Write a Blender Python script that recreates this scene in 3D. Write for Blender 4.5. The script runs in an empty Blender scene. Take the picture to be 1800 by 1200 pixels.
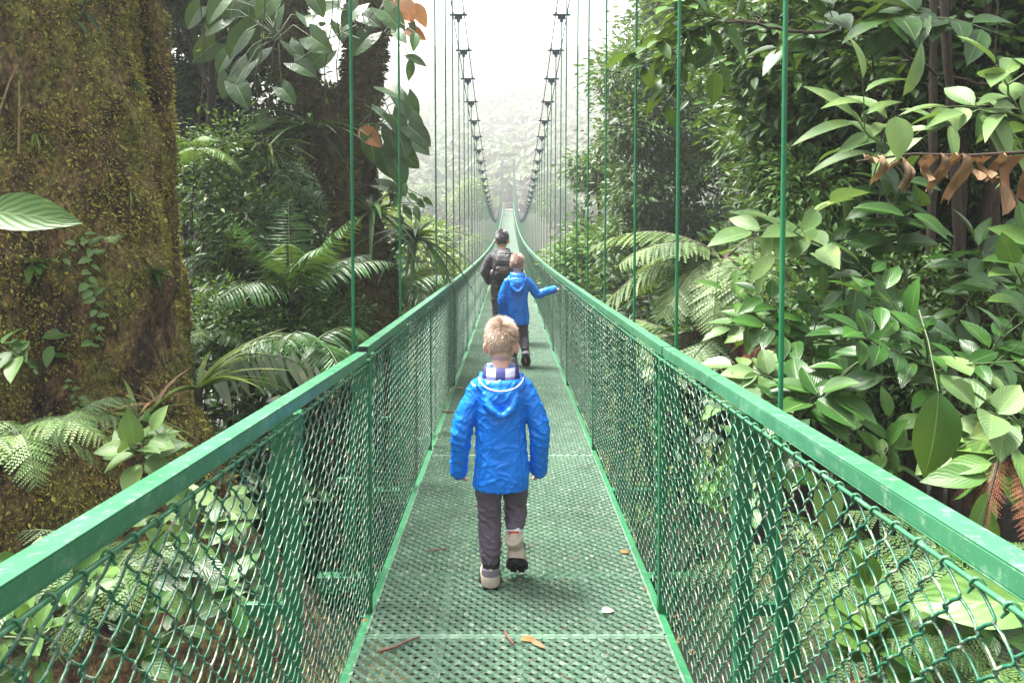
import bpy, math, random
import numpy as np
from mathutils import Vector, Matrix, noise as mnoise
R = math.radians
PI = math.pi
scene = bpy.context.scene
COL = scene.collection

# ------------------------------------------------------------------ camera
EYE = 1.6
cam_d = bpy.data.cameras.new('camera')
cam = bpy.data.objects.new('camera', cam_d); COL.objects.link(cam)
PITCH = 1.5
cam.location = (-0.03, 0, EYE)
cam.rotation_euler = (R(90 - PITCH), 0, 0)
cam_d.sensor_width = 36; cam_d.lens = 24.72
cam_d.shift_x = 7/1800.0
cam_d.shift_y = -((600-347) - math.tan(R(PITCH))*1236)/1800.0
cam_d.clip_start = 0.05; cam_d.clip_end = 3000
scene.camera = cam
scene.render.resolution_x = 1024; scene.render.resolution_y = 682

# ------------------------------------------------------------------ world, sun, exposure
SUN_EL, SUN_AZ = 66.0, -62.0          # azimuth from +Y towards +X
w = bpy.data.worlds.new('World'); scene.world = w; w.use_nodes = True
wn = w.node_tree; bg = wn.nodes['Background']
sky = wn.nodes.new('ShaderNodeTexSky'); sky.sky_type = 'NISHITA'; sky.sun_disc = False
sky.sun_elevation = R(SUN_EL); sky.sun_rotation = R(SUN_AZ)
sky.dust_density = 5.0; sky.air_density = 1.0; sky.ozone_density = 1.0
hs = wn.nodes.new('ShaderNodeHueSaturation'); hs.inputs['Saturation'].default_value = 0.12
wn.links.new(sky.outputs[0], hs.inputs['Color']); wn.links.new(hs.outputs[0], bg.inputs[0])
bg.inputs[1].default_value = 0.08
sl = bpy.data.lights.new('sun', 'SUN'); sl.energy = 3.9; sl.angle = R(24); sl.color = (1, .96, .9)
so = bpy.data.objects.new('sun', sl); COL.objects.link(so)
sd = Vector((math.sin(R(SUN_AZ))*math.cos(R(SUN_EL)), math.cos(R(SUN_AZ))*math.cos(R(SUN_EL)), math.sin(R(SUN_EL))))
so.rotation_euler = sd.to_track_quat('Z', 'Y').to_euler()
scene.view_settings.view_transform = 'Standard'; scene.view_settings.look = 'None'
scene.view_settings.exposure = 2.5; scene.view_settings.gamma = 1

# ------------------------------------------------------------------ helpers
def at(px, py, Y):
    """photograph pixel (1800 wide) at distance Y along the bridge -> world point"""
    return np.array([-0.03 + (px-893)/1236.0*Y, Y, EYE - (py-347)/1236.0*Y])

def nz(x, y, z=0.0, s=1.0):
    return mnoise.noise(Vector((x*s, y*s, z*s)))

class MB:
    def __init__(s): s.v=[]; s.n=0; s.f=[]; s.u=[]; s.m=[]
    def add(s, V, F, UV=None, m=0):
        V = np.asarray(V, float).reshape(-1,3); F = np.asarray(F, int)
        if not len(V) or not len(F): return s
        s.v.append(V); s.f.append(F+s.n); s.n += len(V)
        s.u.append(np.zeros((len(V),2)) if UV is None else np.asarray(UV, float)); s.m.append(np.full(len(F), m))
        return s
    def inst(s, T, M, P, m=0):
        tv, tf, tu = T; M = np.asarray(M,float); P = np.asarray(P,float); N = len(P)
        if N == 0: return s
        V = np.einsum('nij,kj->nki', M, tv) + P[:,None,:]
        F = (tf[None] + (np.arange(N)*len(tv))[:,None,None]).reshape(-1, tf.shape[1])
        return s.add(V.reshape(-1,3), F, np.tile(tu,(N,1)), m)
    def box(s, c, d, m=0, rz=0.0):
        x,y,z = np.array(d)/2.0
        V = np.array([[-x,-y,-z],[x,-y,-z],[x,y,-z],[-x,y,-z],[-x,-y,z],[x,-y,z],[x,y,z],[-x,y,z]])
        if rz:
            q = np.array([[math.cos(rz),-math.sin(rz),0],[math.sin(rz),math.cos(rz),0],[0,0,1]]); V = V@q.T
        return s.add(V+np.array(c), [[0,3,2,1],[4,5,6,7],[0,1,5,4],[1,2,6,5],[2,3,7,6],[3,0,4,7]], None, m)
    def bar(s, p, q, w, h, m=0, up=(0,0,1)):
        p = np.array(p,float); q = np.array(q,float); d = q-p; d/= np.linalg.norm(d)
        a = np.cross(d, up); a/= np.linalg.norm(a); b = np.cross(a, d)
        V = []
        for e in (p,q):
            for i,j in ((-1,-1),(1,-1),(1,1),(-1,1)): V.append(e + a*i*w/2 + b*j*h/2)
        return s.add(V, [[0,1,2,3],[7,6,5,4],[0,4,5,1],[1,5,6,2],[2,6,7,3],[3,7,4,0]], None, m)
    def tube(s, pts, r, k=6, m=0, cap=True):
        P = np.asarray(pts,float); n = len(P); r = np.full(n, r) if np.isscalar(r) else np.asarray(r,float)
        T = np.gradient(P, axis=0); T /= np.linalg.norm(T,axis=1)[:,None]+1e-12
        ref = np.array([0,0,1.0]) if abs(T[0][2])<.9 else np.array([0,1.0,0])
        a = np.cross(T[0], ref); a/= np.linalg.norm(a); A=[a]
        for i in range(1,n):
            a = A[-1] - T[i]*np.dot(A[-1],T[i]); l = np.linalg.norm(a)
            A.append(a/l if l>1e-6 else A[-1])
        A = np.array(A); B = np.cross(T,A)
        th = np.arange(k)*2*PI/k
        V = P[:,None]+ r[:,None,None]*(A[:,None]*np.cos(th)[None,:,None] + B[:,None]*np.sin(th)[None,:,None])
        i = np.arange(n-1)[:,None]*k; j = np.arange(k)[None]; j2=(j+1)%k
        F = np.stack([i+j, i+j2, i+k+j2, i+k+j],-1).reshape(-1,4)
        cum = np.concatenate([[0],np.cumsum(np.linalg.norm(np.diff(P,axis=0),axis=1))])
        UV = np.stack([np.tile(np.arange(k)/k,(n,1)), np.tile(cum[:,None],(1,k))],-1).reshape(-1,2)
        s.add(V.reshape(-1,3), F, UV, m)
        if cap and k==4:
            s.f.append(np.array([[0,3,2,1],[0,1,2,3]])+ (s.n-len(P)*k) + np.array([[0],[(n-1)*k]])); s.m.append(np.full(2,m)); 
        elif cap:
            V2 = V.reshape(-1,3)
            for e,idx in ((0,0),(1,n-1)):
                ring = V2[idx*k:(idx+1)*k]; c = P[idx]
                f = [[0,1+(q+1)%k,1+q,1+q] if e==0 else [0,1+q,1+(q+1)%k,1+(q+1)%k] for q in range(k)]
                s.add3(np.vstack([c[None],ring]), [[t[0],t[1],t[2]] if e==0 else [t[0],t[1],t[2]] for t in f], m)
        return s
    def add3(s, V, F, m=0): return s.add(V, F, None, m)
    def merge(s, o, M=None, P=(0,0,0), m=None):
        off = s.n
        for V in o.v: s.v.append((V if M is None else V@np.asarray(M).T)+np.array(P)); 
        s.n += o.n
        for F in o.f: s.f.append(F+off)
        s.u += o.u; s.m += [x if m is None else np.full(len(x),m) for x in o.m]
        return s
    def mesh(s, name, mats, smooth=False):
        me = bpy.data.meshes.new(name)
        if not s.v: return me
        V = np.vstack(s.v); U = np.vstack(s.u)
        L = np.concatenate([f.ravel() for f in s.f]); tot = np.concatenate([np.full(len(f), f.shape[1]) for f in s.f])
        st = np.concatenate([[0],np.cumsum(tot)[:-1]])
        me.vertices.add(len(V)); me.vertices.foreach_set('co', V.ravel())
        me.loops.add(len(L)); me.loops.foreach_set('vertex_index', L.astype(np.int32))
        me.polygons.add(len(tot)); me.polygons.foreach_set('loop_start', st.astype(np.int32)); me.polygons.foreach_set('loop_total', tot.astype(np.int32))
        me.polygons.foreach_set('material_index', np.concatenate(s.m).astype(np.int32))
        uv = me.uv_layers.new(name='UVMap'); uv.data.foreach_set('uv', U[L].ravel())
        me.polygons.foreach_set('use_smooth', np.full(len(tot), bool(smooth)))
        for m in (mats if isinstance(mats,(list,tuple)) else [mats]): me.materials.append(m)
        me.update(calc_edges=True); me.validate()
        return me
    def build(s, name, mats, parent=None, smooth=False, loc=None):
        return link(name, s.mesh(name, mats, smooth), parent, loc)

def link(name, data, parent=None, loc=None):
    o = bpy.data.objects.new(name, data); COL.objects.link(o)
    if parent is not None: o.parent = parent
    if loc is not None: o.location = loc
    return o
def tag(o, label=None, cat=None, group=None, kind=None):
    if label: o['label']=label
    if cat: o['category']=cat
    if group: o['group']=group
    if kind: o['kind']=kind
    return o
def thing(name, label, cat, loc=(0,0,0), rz=0.0, group=None):
    o = bpy.data.objects.new(name, None); COL.objects.link(o); o.empty_display_size=.1
    o.location = loc; o.rotation_euler=(0,0,rz)
    return tag(o, label, cat, group)
def dup(root, loc, rz=0.0, sc=1.0, label=None, group=None, rx=0.0):
    r = root.copy(); COL.objects.link(r); r.location = loc; r.rotation_euler=(rx,0,rz); r.scale=(sc,sc,sc)
    if label: r['label']=label
    if group: r['group']=group
    for ch in list(root.children):
        c = ch.copy(); COL.objects.link(c); c.parent = r
        for g in ch.children:
            d = g.copy(); COL.objects.link(d); d.parent = c
    return r

# ------------------------------------------------------------------ materials
def new_mat(name):
    m = bpy.data.materials.new(name); m.use_nodes=True
    nt = m.node_tree; b = nt.nodes['Principled BSDF']
    return m, nt, b
def N(nt, t, **k):
    n = nt.nodes.new(t)
    for a,b in k.items():
        if a in n.inputs: n.inputs[a].default_value=b
        else: setattr(n,a,b)
    return n
def ramp(nt, fac, stops):
    r = nt.nodes.new('ShaderNodeValToRGB'); e = r.color_ramp.elements
    while len(e)<len(stops): e.new(.5)
    for i,(p,c) in enumerate(stops):
        e[i].position=p; e[i].color=(*c,1) if len(c)==3 else c
    if fac is not None: nt.links.new(fac, r.inputs[0])
    return r
def mixc(nt, f, a, b, mode='MIX'):
    n = nt.nodes.new('ShaderNodeMix'); n.data_type='RGBA'; n.blend_type=mode
    for s_,v in ((0,f),(6,a),(7,b)):
        if hasattr(v,'links') : nt.links.new(v, n.inputs[s_])
        else: n.inputs[s_].default_value = v if s_==0 else (*v,1)
    return n.outputs[2]
def bump(nt, b, h, strength, dist):
    n = N(nt,'ShaderNodeBump'); n.inputs['Strength'].default_value=strength; n.inputs['Distance'].default_value=dist
    nt.links.new(h, n.inputs['Height']); nt.links.new(n.outputs[0], b.inputs['Normal']); return n
def noise_node(nt, scale, detail=4, rough=.55, vec=None):
    n = N(nt,'ShaderNodeTexNoise'); n.inputs['Scale'].default_value=scale; n.inputs['Detail'].default_value=detail; n.inputs['Roughness'].default_value=rough
    if vec is not None: nt.links.new(vec, n.inputs['Vector'])
    return n
def obj_co(nt):
    return N(nt,'ShaderNodeTexCoord').outputs['Object']

def mat_simple(name, c, rough=.6, nscale=20, var=.25, bmp=0.0, bscale=60, spec=.5, metallic=0):
    m, nt, b = new_mat(name); co = obj_co(nt)
    n = noise_node(nt, nscale, 5, .6, co)
    c = np.array(c)
    r = ramp(nt, n.outputs['Fac'], [(.3,tuple(c*(1-var))),(.7,tuple(np.minimum(c*(1+var),1)))])
    nt.links.new(r.outputs[0], b.inputs['Base Color']); b.inputs['Roughness'].default_value=rough
    b.inputs['Specular IOR Level'].default_value=spec; b.inputs['Metallic'].default_value=metallic
    if bmp:
        n2 = noise_node(nt, bscale, 4, .6, co); bump(nt,b,n2.outputs['Fac'],1.0,bmp)
    return m

def mat_paint(name, c, worn=(.30,.42,.34), rust=.0, rough=.38, wornamt=.5):
    """green paint, weathered, with pale scuffs, dark grime and rust specks"""
    m, nt, b = new_mat(name); co = N(nt,'ShaderNodeNewGeometry').outputs['Position']
    n1 = noise_node(nt, 3.5, 6, .65, co); n2 = noise_node(nt, 38, 5, .7, co); n3 = noise_node(nt, 11, 5, .7, co)
    c = np.array(c)
    a = ramp(nt, n1.outputs['Fac'], [(.3,tuple(c*.72)),(.7,tuple(c*1.25))]).outputs[0]
    wm = ramp(nt, n2.outputs['Fac'], [(.52,(0,0,0)),(.72,(wornamt,)*3)]).outputs[0]
    a = mixc(nt, wm, a, worn)
    rm = ramp(nt, n3.outputs['Fac'], [(.66-rust*.1,(0,0,0)),(.74-rust*.1,(min(1,rust*3),)*3)]).outputs[0]
    a = mixc(nt, rm, a, (.16,.07,.03))
    nt.links.new(a, b.inputs['Base Color'])
    rr = ramp(nt, n3.outputs['Fac'], [(.3,(rough*.8,)*3),(.7,(min(1,rough*1.5),)*3)]); nt.links.new(rr.outputs[0], b.inputs['Roughness'])
    bump(nt, b, n2.outputs['Fac'], .5, .0015)
    return m

def mat_leaf(name, dark, light, rough=.38, trans=.28, vein=.0, nveins=7, spots=0.0, tint=(.20,.30,.03), vs=.28, spec=.42):
    """leaf: random shade per leaf, midrib and side veins from the leaf's UV, light passing through"""
    m, nt, b = new_mat(name)
    g = N(nt,'ShaderNodeNewGeometry')
    tc = N(nt,'ShaderNodeTexCoord')
    col = mixc(nt, g.outputs['Random Per Island'], dark, light)
    n = noise_node(nt, 2.2, 3, .6, tc.outputs['Object'])
    f = ramp(nt, n.outputs['Fac'], [(.35,(.55,.6,.6)),(.7,(1.35,1.3,1.1))]).outputs[0]
    col = mixc(nt, 1.0, col, f, 'MULTIPLY')
    ag = noise_node(nt, 9, 3, .6, tc.outputs['Object']); am = ramp(nt, ag.outputs['Fac'], [(.60,(0,0,0)),(.72,(.35,.35,.35))]).outputs[0]
    col = mixc(nt, am, col, tuple(min(1,x) for x in (light[0]*2.2, light[1]*1.25, light[2])))
    # veins
    sep = N(nt,'ShaderNodeSeparateXYZ'); nt.links.new(tc.outputs['UV'], sep.inputs[0])
    def math_(op,a,c=None):
        q = nt.nodes.new('ShaderNodeMath'); q.operation=op
        for i,v in enumerate((a,c)):
            if v is None: continue
            if hasattr(v,'links'): nt.links.new(v,q.inputs[i])
            else: q.inputs[i].default_value=v
        return q.outputs[0]
    au = math_('ABSOLUTE', math_('SUBTRACT', sep.outputs[0], .5))
    rib = math_('LESS_THAN', au, .018)
    ph = math_('SUBTRACT', math_('MULTIPLY', sep.outputs[1], nveins), math_('MULTIPLY', au, nveins*.9))
    fr = math_('ABSOLUTE', math_('SUBTRACT', math_('FRACT', ph), .5))
    side = math_('SUBTRACT', 1.0, math_('MINIMUM', math_('MULTIPLY', fr, 14), 1.0))
    vv = math_('MAXIMUM', rib, math_('MULTIPLY', side, vs))
    if vein: col = mixc(nt, math_('MULTIPLY', vv, vein), col, (.30,.42,.16))
    if spots:
        sn = noise_node(nt, 60, 3, .7, tc.outputs['Object'])
        sm = ramp(nt, sn.outputs['Fac'], [(.66,(0,0,0)),(.7,(spots,)*3)]).outputs[0]
        col = mixc(nt, sm, col, (.10,.06,.02))
    nt.links.new(col, b.inputs['Base Color'])
    b.inputs['Roughness'].default_value=rough
    b.inputs['Specular IOR Level'].default_value=spec
    h = math_('MULTIPLY', fr, 1.0)
    bump(nt, b, h, .22, .008)
    tr = N(nt,'ShaderNodeBsdfTranslucent'); tcol = mixc(nt, .55, col, tint); nt.links.new(tcol, tr.inputs[0])
    ms = N(nt,'ShaderNodeMixShader'); ms.inputs[0].default_value=trans*.75
    nt.links.new(b.outputs[0], ms.inputs[1]); nt.links.new(tr.outputs[0], ms.inputs[2])
    nt.links.new(ms.outputs[0], nt.nodes['Material Output'].inputs[0])
    return m

GREEN = mat_paint('green_paint', (.011,.120,.045), worn=(.08,.22,.11), rust=.12, rough=.42, wornamt=.6)
GREEN_RAIL = mat_paint('green_rail_paint', (.042,.170,.084), worn=(.38,.50,.40), rust=.05, rough=.30, wornamt=.32)
GREEN_WIRE = mat_paint('green_wire_coating', (.016,.11,.062), worn=(.55,.55,.42), rust=.55, rough=.36, wornamt=.95)
GREEN_DECK = mat_paint('green_deck_paint', (.075,.150,.095), worn=(.33,.38,.32), rust=.3, rough=.36, wornamt=.8)
GREEN_ROD = mat_paint('green_rod_paint', (.008,.15,.055), worn=(.03,.20,.09), rust=.0, rough=.45, wornamt=.4)
CABLE = mat_simple('cable_steel', (.04,.06,.075), .5, 30, .3)
CLAMP = mat_simple('clamp_paint', (.02,.055,.10), .5, 30, .3)
TUBE_DARK = mat_simple('tube_end_dark', (.008,.009,.01), .5, 30, .3)
RUST = mat_simple('rusty_steel', (.05,.035,.03), .8, 40, .5, .002)
# ------------------------------------------------------------------ ground
def sm(a,b,x):
    t = np.clip((x-a)/(b-a),0,1); return t*t*(3-2*t)
def gz(X, Y):
    X = np.asarray(X,float); Y = np.asarray(Y,float)
    ax = np.abs(X)
    near = -1.05 + .10*np.clip(ax-1.5,0,3) + .35*np.clip(ax-5,0,20) - .9*np.exp(-(X/1.3)**2)
    drop = -23*sm(4,46,Y) - .09*np.clip(Y-2,0,12)*sm(1,6,Y)
    rise = 22.5*sm(56,97,Y)
    hill = 58*sm(80,330,Y)**.85 + 3.5*np.sin(X*.013+1.0)*sm(120,260,Y) + 2.2*np.sin(X*.045+Y*.03)*sm(100,180,Y)
    back = -6*sm(330,450,Y)
    side = .10*np.clip(ax-10,0,60)*sm(10,60,Y)*(1-sm(120,180,Y))
    return near*(1-sm(20,60,Y)) + (-1.0)*sm(20,60,Y) + drop + rise + hill + back + side
def build_ground():
    gx = np.concatenate([-np.geomspace(330,12,50), np.linspace(-11.8,11.8,120), np.geomspace(12,330,50)])
    gy = np.concatenate([np.linspace(-12,20,130), np.linspace(20.5,100,110), np.linspace(101,460,150)])
    X,Y = np.meshgrid(gx,gy); Z = gz(X,Y)
    nzv = np.array([nz(a,b,0,.9)*.10+nz(a,b,3,.16)*.5*(abs(a)>2) for a,b in zip(X.ravel(),Y.ravel())]).reshape(X.shape)
    Z = Z+nzv
    V = np.stack([X,Y,Z],-1).reshape(-1,3); nx=len(gx); ny=len(gy)
    i = np.arange(ny-1)[:,None]*nx; j=np.arange(nx-1)[None]
    F = np.stack([i+j,i+j+1,i+nx+j+1,i+nx+j],-1).reshape(-1,4)
    m, nt, b = new_mat('forest_floor'); co = obj_co(nt)
    n = noise_node(nt, 1.5, 8, .7, co); n2 = noise_node(nt, 14, 6, .7, co)
    c1 = ramp(nt, n.outputs['Fac'], [(.35,(.008,.007,.004)),(.5,(.015,.018,.006)),(.65,(.022,.018,.009))]).outputs[0]
    c2 = ramp(nt, n2.outputs['Fac'], [(.4,(.6,.6,.6)),(.7,(1.6,1.5,1.2))]).outputs[0]
    nt.links.new(mixc(nt,1.0,c1,c2,'MULTIPLY'), b.inputs['Base Color']); b.inputs['Roughness'].default_value=.9
    bump(nt,b,n2.outputs['Fac'],1,.05)
    o = MB().add(V,F).build('ground', m, None, True); tag(o, kind='structure')
build_ground()

# ------------------------------------------------------------------ the bridge
L = 2.44
def zd(Y): return -.07*Y + 7.1e-4*Y*Y
def zc(Y): return EYE - 1.5 + .0032*(Y-47)**2
bridge = thing('suspension_bridge', 'long green steel footbridge with chain link sides, hung on cables over the misty valley', 'bridge', (0,0,0))

def deck_mesh():
    """one expanded metal sheet: rows of slanting strands leaving diamond holes"""
    b = MB(); cw = .0555; nc = 22; rh = .0262; nr = int(L/rh)-1
    x0 = -.61
    strands_p=[]; 
    T = []
    # each row r: zigzag strand from knuckle to knuckle, width (along Y) .007, tilted up towards the walker
    for r in range(nr):
        y = .02 + r*rh
        k = nc*2
        xs = x0 + np.arange(k+1)*cw/2
        ph = (np.arange(k+1)+ r) % 2
        yc = y + (ph-.5)*rh*.74
        # strand cross-section: parallelogram leaning; 4 corners
        offs = np.array([[-.0052,-.0045],[ .0026,.0058],[.0052,.0047],[-.0026,-.0056]])
        V = np.stack([np.repeat(xs,4), np.repeat(yc,4)+np.tile(offs[:,0],k+1), np.tile(offs[:,1],k+1)],-1)
        i = np.arange(k)[:,None]*4; j=np.arange(4)[None]; j2=(j+1)%4
        F = np.stack([i+j,i+j2,i+4+j2,i+4+j],-1).reshape(-1,4)
        b.add(V,F)
    return b
def deck_panel_mb():
    b = deck_mesh()
    b.box((0,.004,-.006),(1.22,.020,.006)); b.box((0,L-.010,-.006),(1.22,.014,.006))
    b.box((-.614,L/2,-.014),(.010,L-.004,.036)); b.box((.614,L/2,-.014),(.010,L-.004,.036))
    for x in (-.3,.02,.33): b.box((x,L/2,-.032),(.03,L-.02,.04))
    return b
def chainlink_mb():
    b = MB(); p=.0349; nw=70; pz=.0705; h=1.03; nt_ = int(h/(pz/2)); r=.0026
    fr = np.array([0,.10,.35,.65,.90]); 
    yy=[];zz=[];xx=[]
    for k in range(nt_):
        for f in fr:
            # rounded bends, flattened spiral
            t = f
            s_ = .5-.5*math.cos(PI*t) if t<.12 or t>.88 else t
            a = s_ if k%2==0 else 1-s_
            yy.append(a*(p+.005)-.0025); zz.append((k+t)*pz/2); xx.append(.0036*math.sin(PI*(t))*(1 if k%2==0 else -1))
    base = np.stack([xx,yy,zz],-1)
    t = MB().tube(base, r, 4, cap=False); tv=t.v[0]; tf=t.f[0]; tu=t.u[0]
    P = np.stack([np.zeros(nw), np.arange(nw)*p, (np.arange(nw)%2)*pz/2-.02],-1)
    rng = np.random.default_rng(4)
    M = np.tile(np.eye(3),(nw,1,1)); M[:,1,2] = rng.normal(0,.002,nw); M[:,0,2]=rng.normal(0,.002,nw)
    b.inst((tv,tf,tu), M, P)
    return b
def rail_top_wire():
    """tension rod under the rail with the knuckles of the wire hooked over it"""
    b = MB(); b.tube([(0,0,0),(0,L*.5,-.004),(0,L,0)], .0045, 6)
    ring = [(.0075*math.cos(a)+.001, .006*a/2-.01, .0085*math.sin(a)) for a in np.linspace(-.6,4.9,9)]
    ring += [(-.003,.012,-.02)]
    t = MB().tube(ring,.0023,5)
    T=(np.vstack(t.v),None,None)
    for i in range(35):
        b.merge(t, None, (0,.02+i*.0698,-.002))
    return b

me_deck = deck_panel_mb().mesh('deck_panel', GREEN_DECK)
me_link = chainlink_mb().mesh('chain_link', GREEN_WIRE, True)
me_wire = rail_top_wire().mesh('tension_wire', GREEN_RAIL, True)
rb = MB()
def channel(b, x, y0, y1, z0, z1, wd, t=.004):
    b.box((x,(y0+y1)/2,z1-t/2),(wd,y1-y0,t)); b.box((x,(y0+y1)/2,z0+t/2),(wd,y1-y0,t))
    b.box((x-wd/2+t/2,(y0+y1)/2,(z0+z1)/2),(t,y1-y0,z1-z0-2*t)); b.box((x+wd/2-t/2,(y0+y1)/2,(z0+z1)/2),(t,y1-y0,z1-z0-2*t))
channel(rb,0,.008,L-.008,-.042,0,.048)
me_rail = rb.mesh('handrail', GREEN_RAIL)
def bevel(o, w=.003, seg=2):
    m = o.modifiers.new('bevel','BEVEL'); m.width=w; m.segments=seg; m.limit_method='ANGLE'
    return o
me_tube_end = MB().box((0,.011,-.021),(.038,.004,.032)).mesh('dark_tube_end', TUBE_DARK)  # black inset, painted shade for the hollow inside the open rail end
pb = MB(); pb.box((0,0,.535),(.038,.038,1.13)); pb.box((0,0,-.033),(.06,.06,.006))
me_post = pb.mesh('post', GREEN)
tb = MB(); tb.box((0,0,-.09),(1.96,.06,.08))
for s_ in (-1,1):
    tb.bar((s_*.735,0,-.05),(s_*.722,0,1.06),.052,.045,up=(0,1,0))
    tb.bar((s_*(.95 if s_>0 else .84),0,-.05),(s_*.765,0,1.04),.05,.010,up=(0,1,0))
    tb.box((s_*.735,0,1.03),(.085,.05,.07)); tb.box((s_*.80,0,.42),(.16,.02,.04))
me_cross = tb.mesh('outrigger_frame', GREEN)
db = MB(); db.box((0,L/2,-.05),(.035,L-.006,.05)); me_edge = db.mesh('edge_angle', GREEN)
PY0 = 3.07 - 2*L
NP = 40
for i in range(NP):
    y = PY0+i*L; z=zd(y); ang = math.atan2(zd(y+L)-zd(y), L); d = y-.23
    o = link('deck_panel', me_deck, bridge, (0,d,zd(d))); o.rotation_euler=(math.atan2(zd(d+L)-zd(d),L),0,0)
    for s_ in (-1,1):
        low = .022 if (s_<0 and i<2) else 0.0
        kk = (.025 if s_<0 else .009) if i<2 else 0.0; low -= kk*(3.07-y); ang_ = ang-kk
        o = link('handrail', me_rail, bridge, (s_*.668,y,z+1.155-low)); o.rotation_euler=(ang_,0,0)
        if i<6: bevel(o,.004)
        pl = link('dark_tube_end', me_tube_end, o)
        o = link('tension_wire', me_wire, bridge, (s_*.641,y,z+1.099-low)); o.rotation_euler=(ang_,0,0); 
        if s_<0: o.scale=(-1,1,1)
        o = link('chain_link_panel', me_link, bridge, (s_*.641,y+.006,z+.058-low)); o.rotation_euler=(ang_,0,0)
        o = link('edge_strip', me_edge, bridge, (s_*.642,y,z)); o.rotation_euler=(ang,0,0)
        o = link('post', me_post, bridge, (s_*.652,y,z)); o.scale=(1,1,1)
        if i<6: bevel(o,.003)
for k in range(NP*2):
    y = PY0 + .40 + k*1.22
    if k==2: continue
    o = link('outrigger_frame', me_cross, bridge, (0,y,zd(y)))
    if k<8: bevel(o,.003)

# hanger rods: measured ones first, then a regular rhythm
right = [2.02,3.28,4.38,5.72,6.98,8.1,9.7]
left  = [3.30,4.75,7.15,8.35,9.45]
far_y = [10.65+1.22*k for k in range(70)]
def rod(s_, y):
    b=MB(); x0 = s_*.755; x1=s_*.775
    zt = zc(y)-.10
    b.tube([(x0,y,zd(y)-.06),(x1,y,zt)], .0078 if y<6 else .0085, 8); b.tube([(x0,y,zd(y)-.10),(x0,y,zd(y)-.02)],.014,8)
    return b
rods=[(1,y) for y in right]+[(-1,y) for y in left]+[(s_,y) for y in far_y for s_ in (-1,1)]
restb = MB(); cl_rest=MB(); nr_=0; nc_=0
def clamp(s_, y):
    b=MB(); c=s_*.775; z=zc(y)
    b.box((c,y,z+.012),(.27,.05,.022)); b.box((c,y,z-.03),(.12,.02,.055)); b.box((c,y,z-.075),(.05,.03,.045))
    b.box((c-.085,y,z+.035),(.03,.06,.03)); b.box((c+.085,y,z+.035),(.03,.06,.03))
    return b
for s_,y in rods:
    if y>92: continue
    if nr_<96: rod(s_,y).build('hanger_rod', GREEN_ROD, bridge, True); nr_+=1
    else: restb.merge(rod(s_,y))
    if nc_<96: clamp(s_,y).build('cable_clamp', CLAMP, bridge); nc_+=1
    else: cl_rest.merge(clamp(s_,y))
tag(restb.build('far_hanger_rods', GREEN_ROD, bridge), kind='stuff'); tag(cl_rest.build('far_cable_clamps', CLAMP, bridge), kind='stuff')
for s_ in (-1,1):
    for dx in (-.085,.085):
        ys = np.linspace(-2,94,70)
        MB().tube([(s_*.775+dx, y, zc(y)+.035) for y in ys], .0085, 6).build('main_cable', CABLE, bridge, True)
# far tower
b = MB()
for s_ in (-1,1): b.box((s_*.775,94.6,2.6),(.3,.3,zc(94)*1.0+.8+.0)); 
b.box((0,94.6,zc(94)+.1),(2.1,.3,.3)); b.box((0,94.6,zc(94)-1.6),(1.3,.2,.2))
b.build('far_tower', GREEN, bridge)
b = MB(); b.box((0,98.5,-.6),(3.2,7,1.0)); o=b.build('landing', mat_simple('concrete',(.3,.3,.28),.8,3,.2,.003), bridge)
# ------------------------------------------------------------------ leaf shapes (length 1 along +Y)
def leafT(w=.38, ny=5, nx=1, fold=.18, droop=.15, a=.85, p=.85, heart=0.0, wave=0.0, tipp=1.0):
    V=[];U=[]
    for j in range(ny+1):
        v=j/ny; wd = w*max(0,math.sin(PI*v**a))**p
        if v>.8: wd*= (1-(v-.8)*tipp*1.2)
        for i in range(-nx,nx+1):
            u=i/nx; x=u*wd/2
            if heart: x=u*w/2*max(.0,math.sin(PI*min(1,(v*.84+.16))**.8))**.75
            y=v - heart*abs(u)*(1-v)**3
            z=abs(x)*fold*2 - droop*v*v + wave*math.sin(v*14+i)*abs(u)
            V.append((x,y,z)); U.append((u/2+.5,v))
    k=2*nx+1
    F=[[j*k+i,j*k+i+1,(j+1)*k+i+1,(j+1)*k+i] for j in range(ny) for i in range(k-1)]
    return np.array(V),np.array(F),np.array(U)
LT_far = (np.array([[0,0,0],[.2,.45,.05],[0,1,-.08],[-.2,.45,.05]],float)*[1.1,1,1], np.array([[0,1,2,3]]), np.array([[.5,0],[1,.5],[.5,1],[0,.5]],float))
LT_mid = leafT(.40,3,1,.2,.15)
LT_oval= leafT(.46,7,1,.16,.22)
LT_ovalbig= leafT(.50,12,3,.14,.28,wave=.008)
LT_broad= leafT(.62,9,2,.16,.15,a=.75)
LT_long= leafT(.26,6,1,.22,.35)
LT_strap= leafT(.085,9,1,.3,.75,a=.5,p=.5)
LT_blade= leafT(.11,4,1,.25,.30,a=.6,p=.6)
LT_silver= leafT(.13,5,1,.12,.12,a=.6,p=.6)
LT_heart= leafT(.78,8,3,.13,.22,heart=.28,wave=.01)
def pinnaT(n=9, w=.26, cut=.9):
    """a fern pinna: tapering row of small lobes both sides of a midrib"""
    V=[];F=[];U=[]
    for i in range(n):
        v0=i/n; v1=(i+cut)/n; vm=(i+.75)/n; hw=w/2*(1-v0)**.75+.01
        for s_ in (-1,1):
            k=len(V); V+=[(0,v0,-.12*v0*v0),(0,v1,-.12*v1*v1),(s_*hw,vm+.35/n,-.12*vm*vm+.02),(s_*hw*.8,vm-.35/n,-.12*vm*vm+.02)]
            U+=[(.5,v0),(.5,v1),(1,vm),(1,vm)]; F.append([k,k+1,k+2,k+3] if s_<0 else [k+3,k+2,k+1,k])
    return np.array(V,float),np.array(F),np.array(U,float)
PT = pinnaT()
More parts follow.
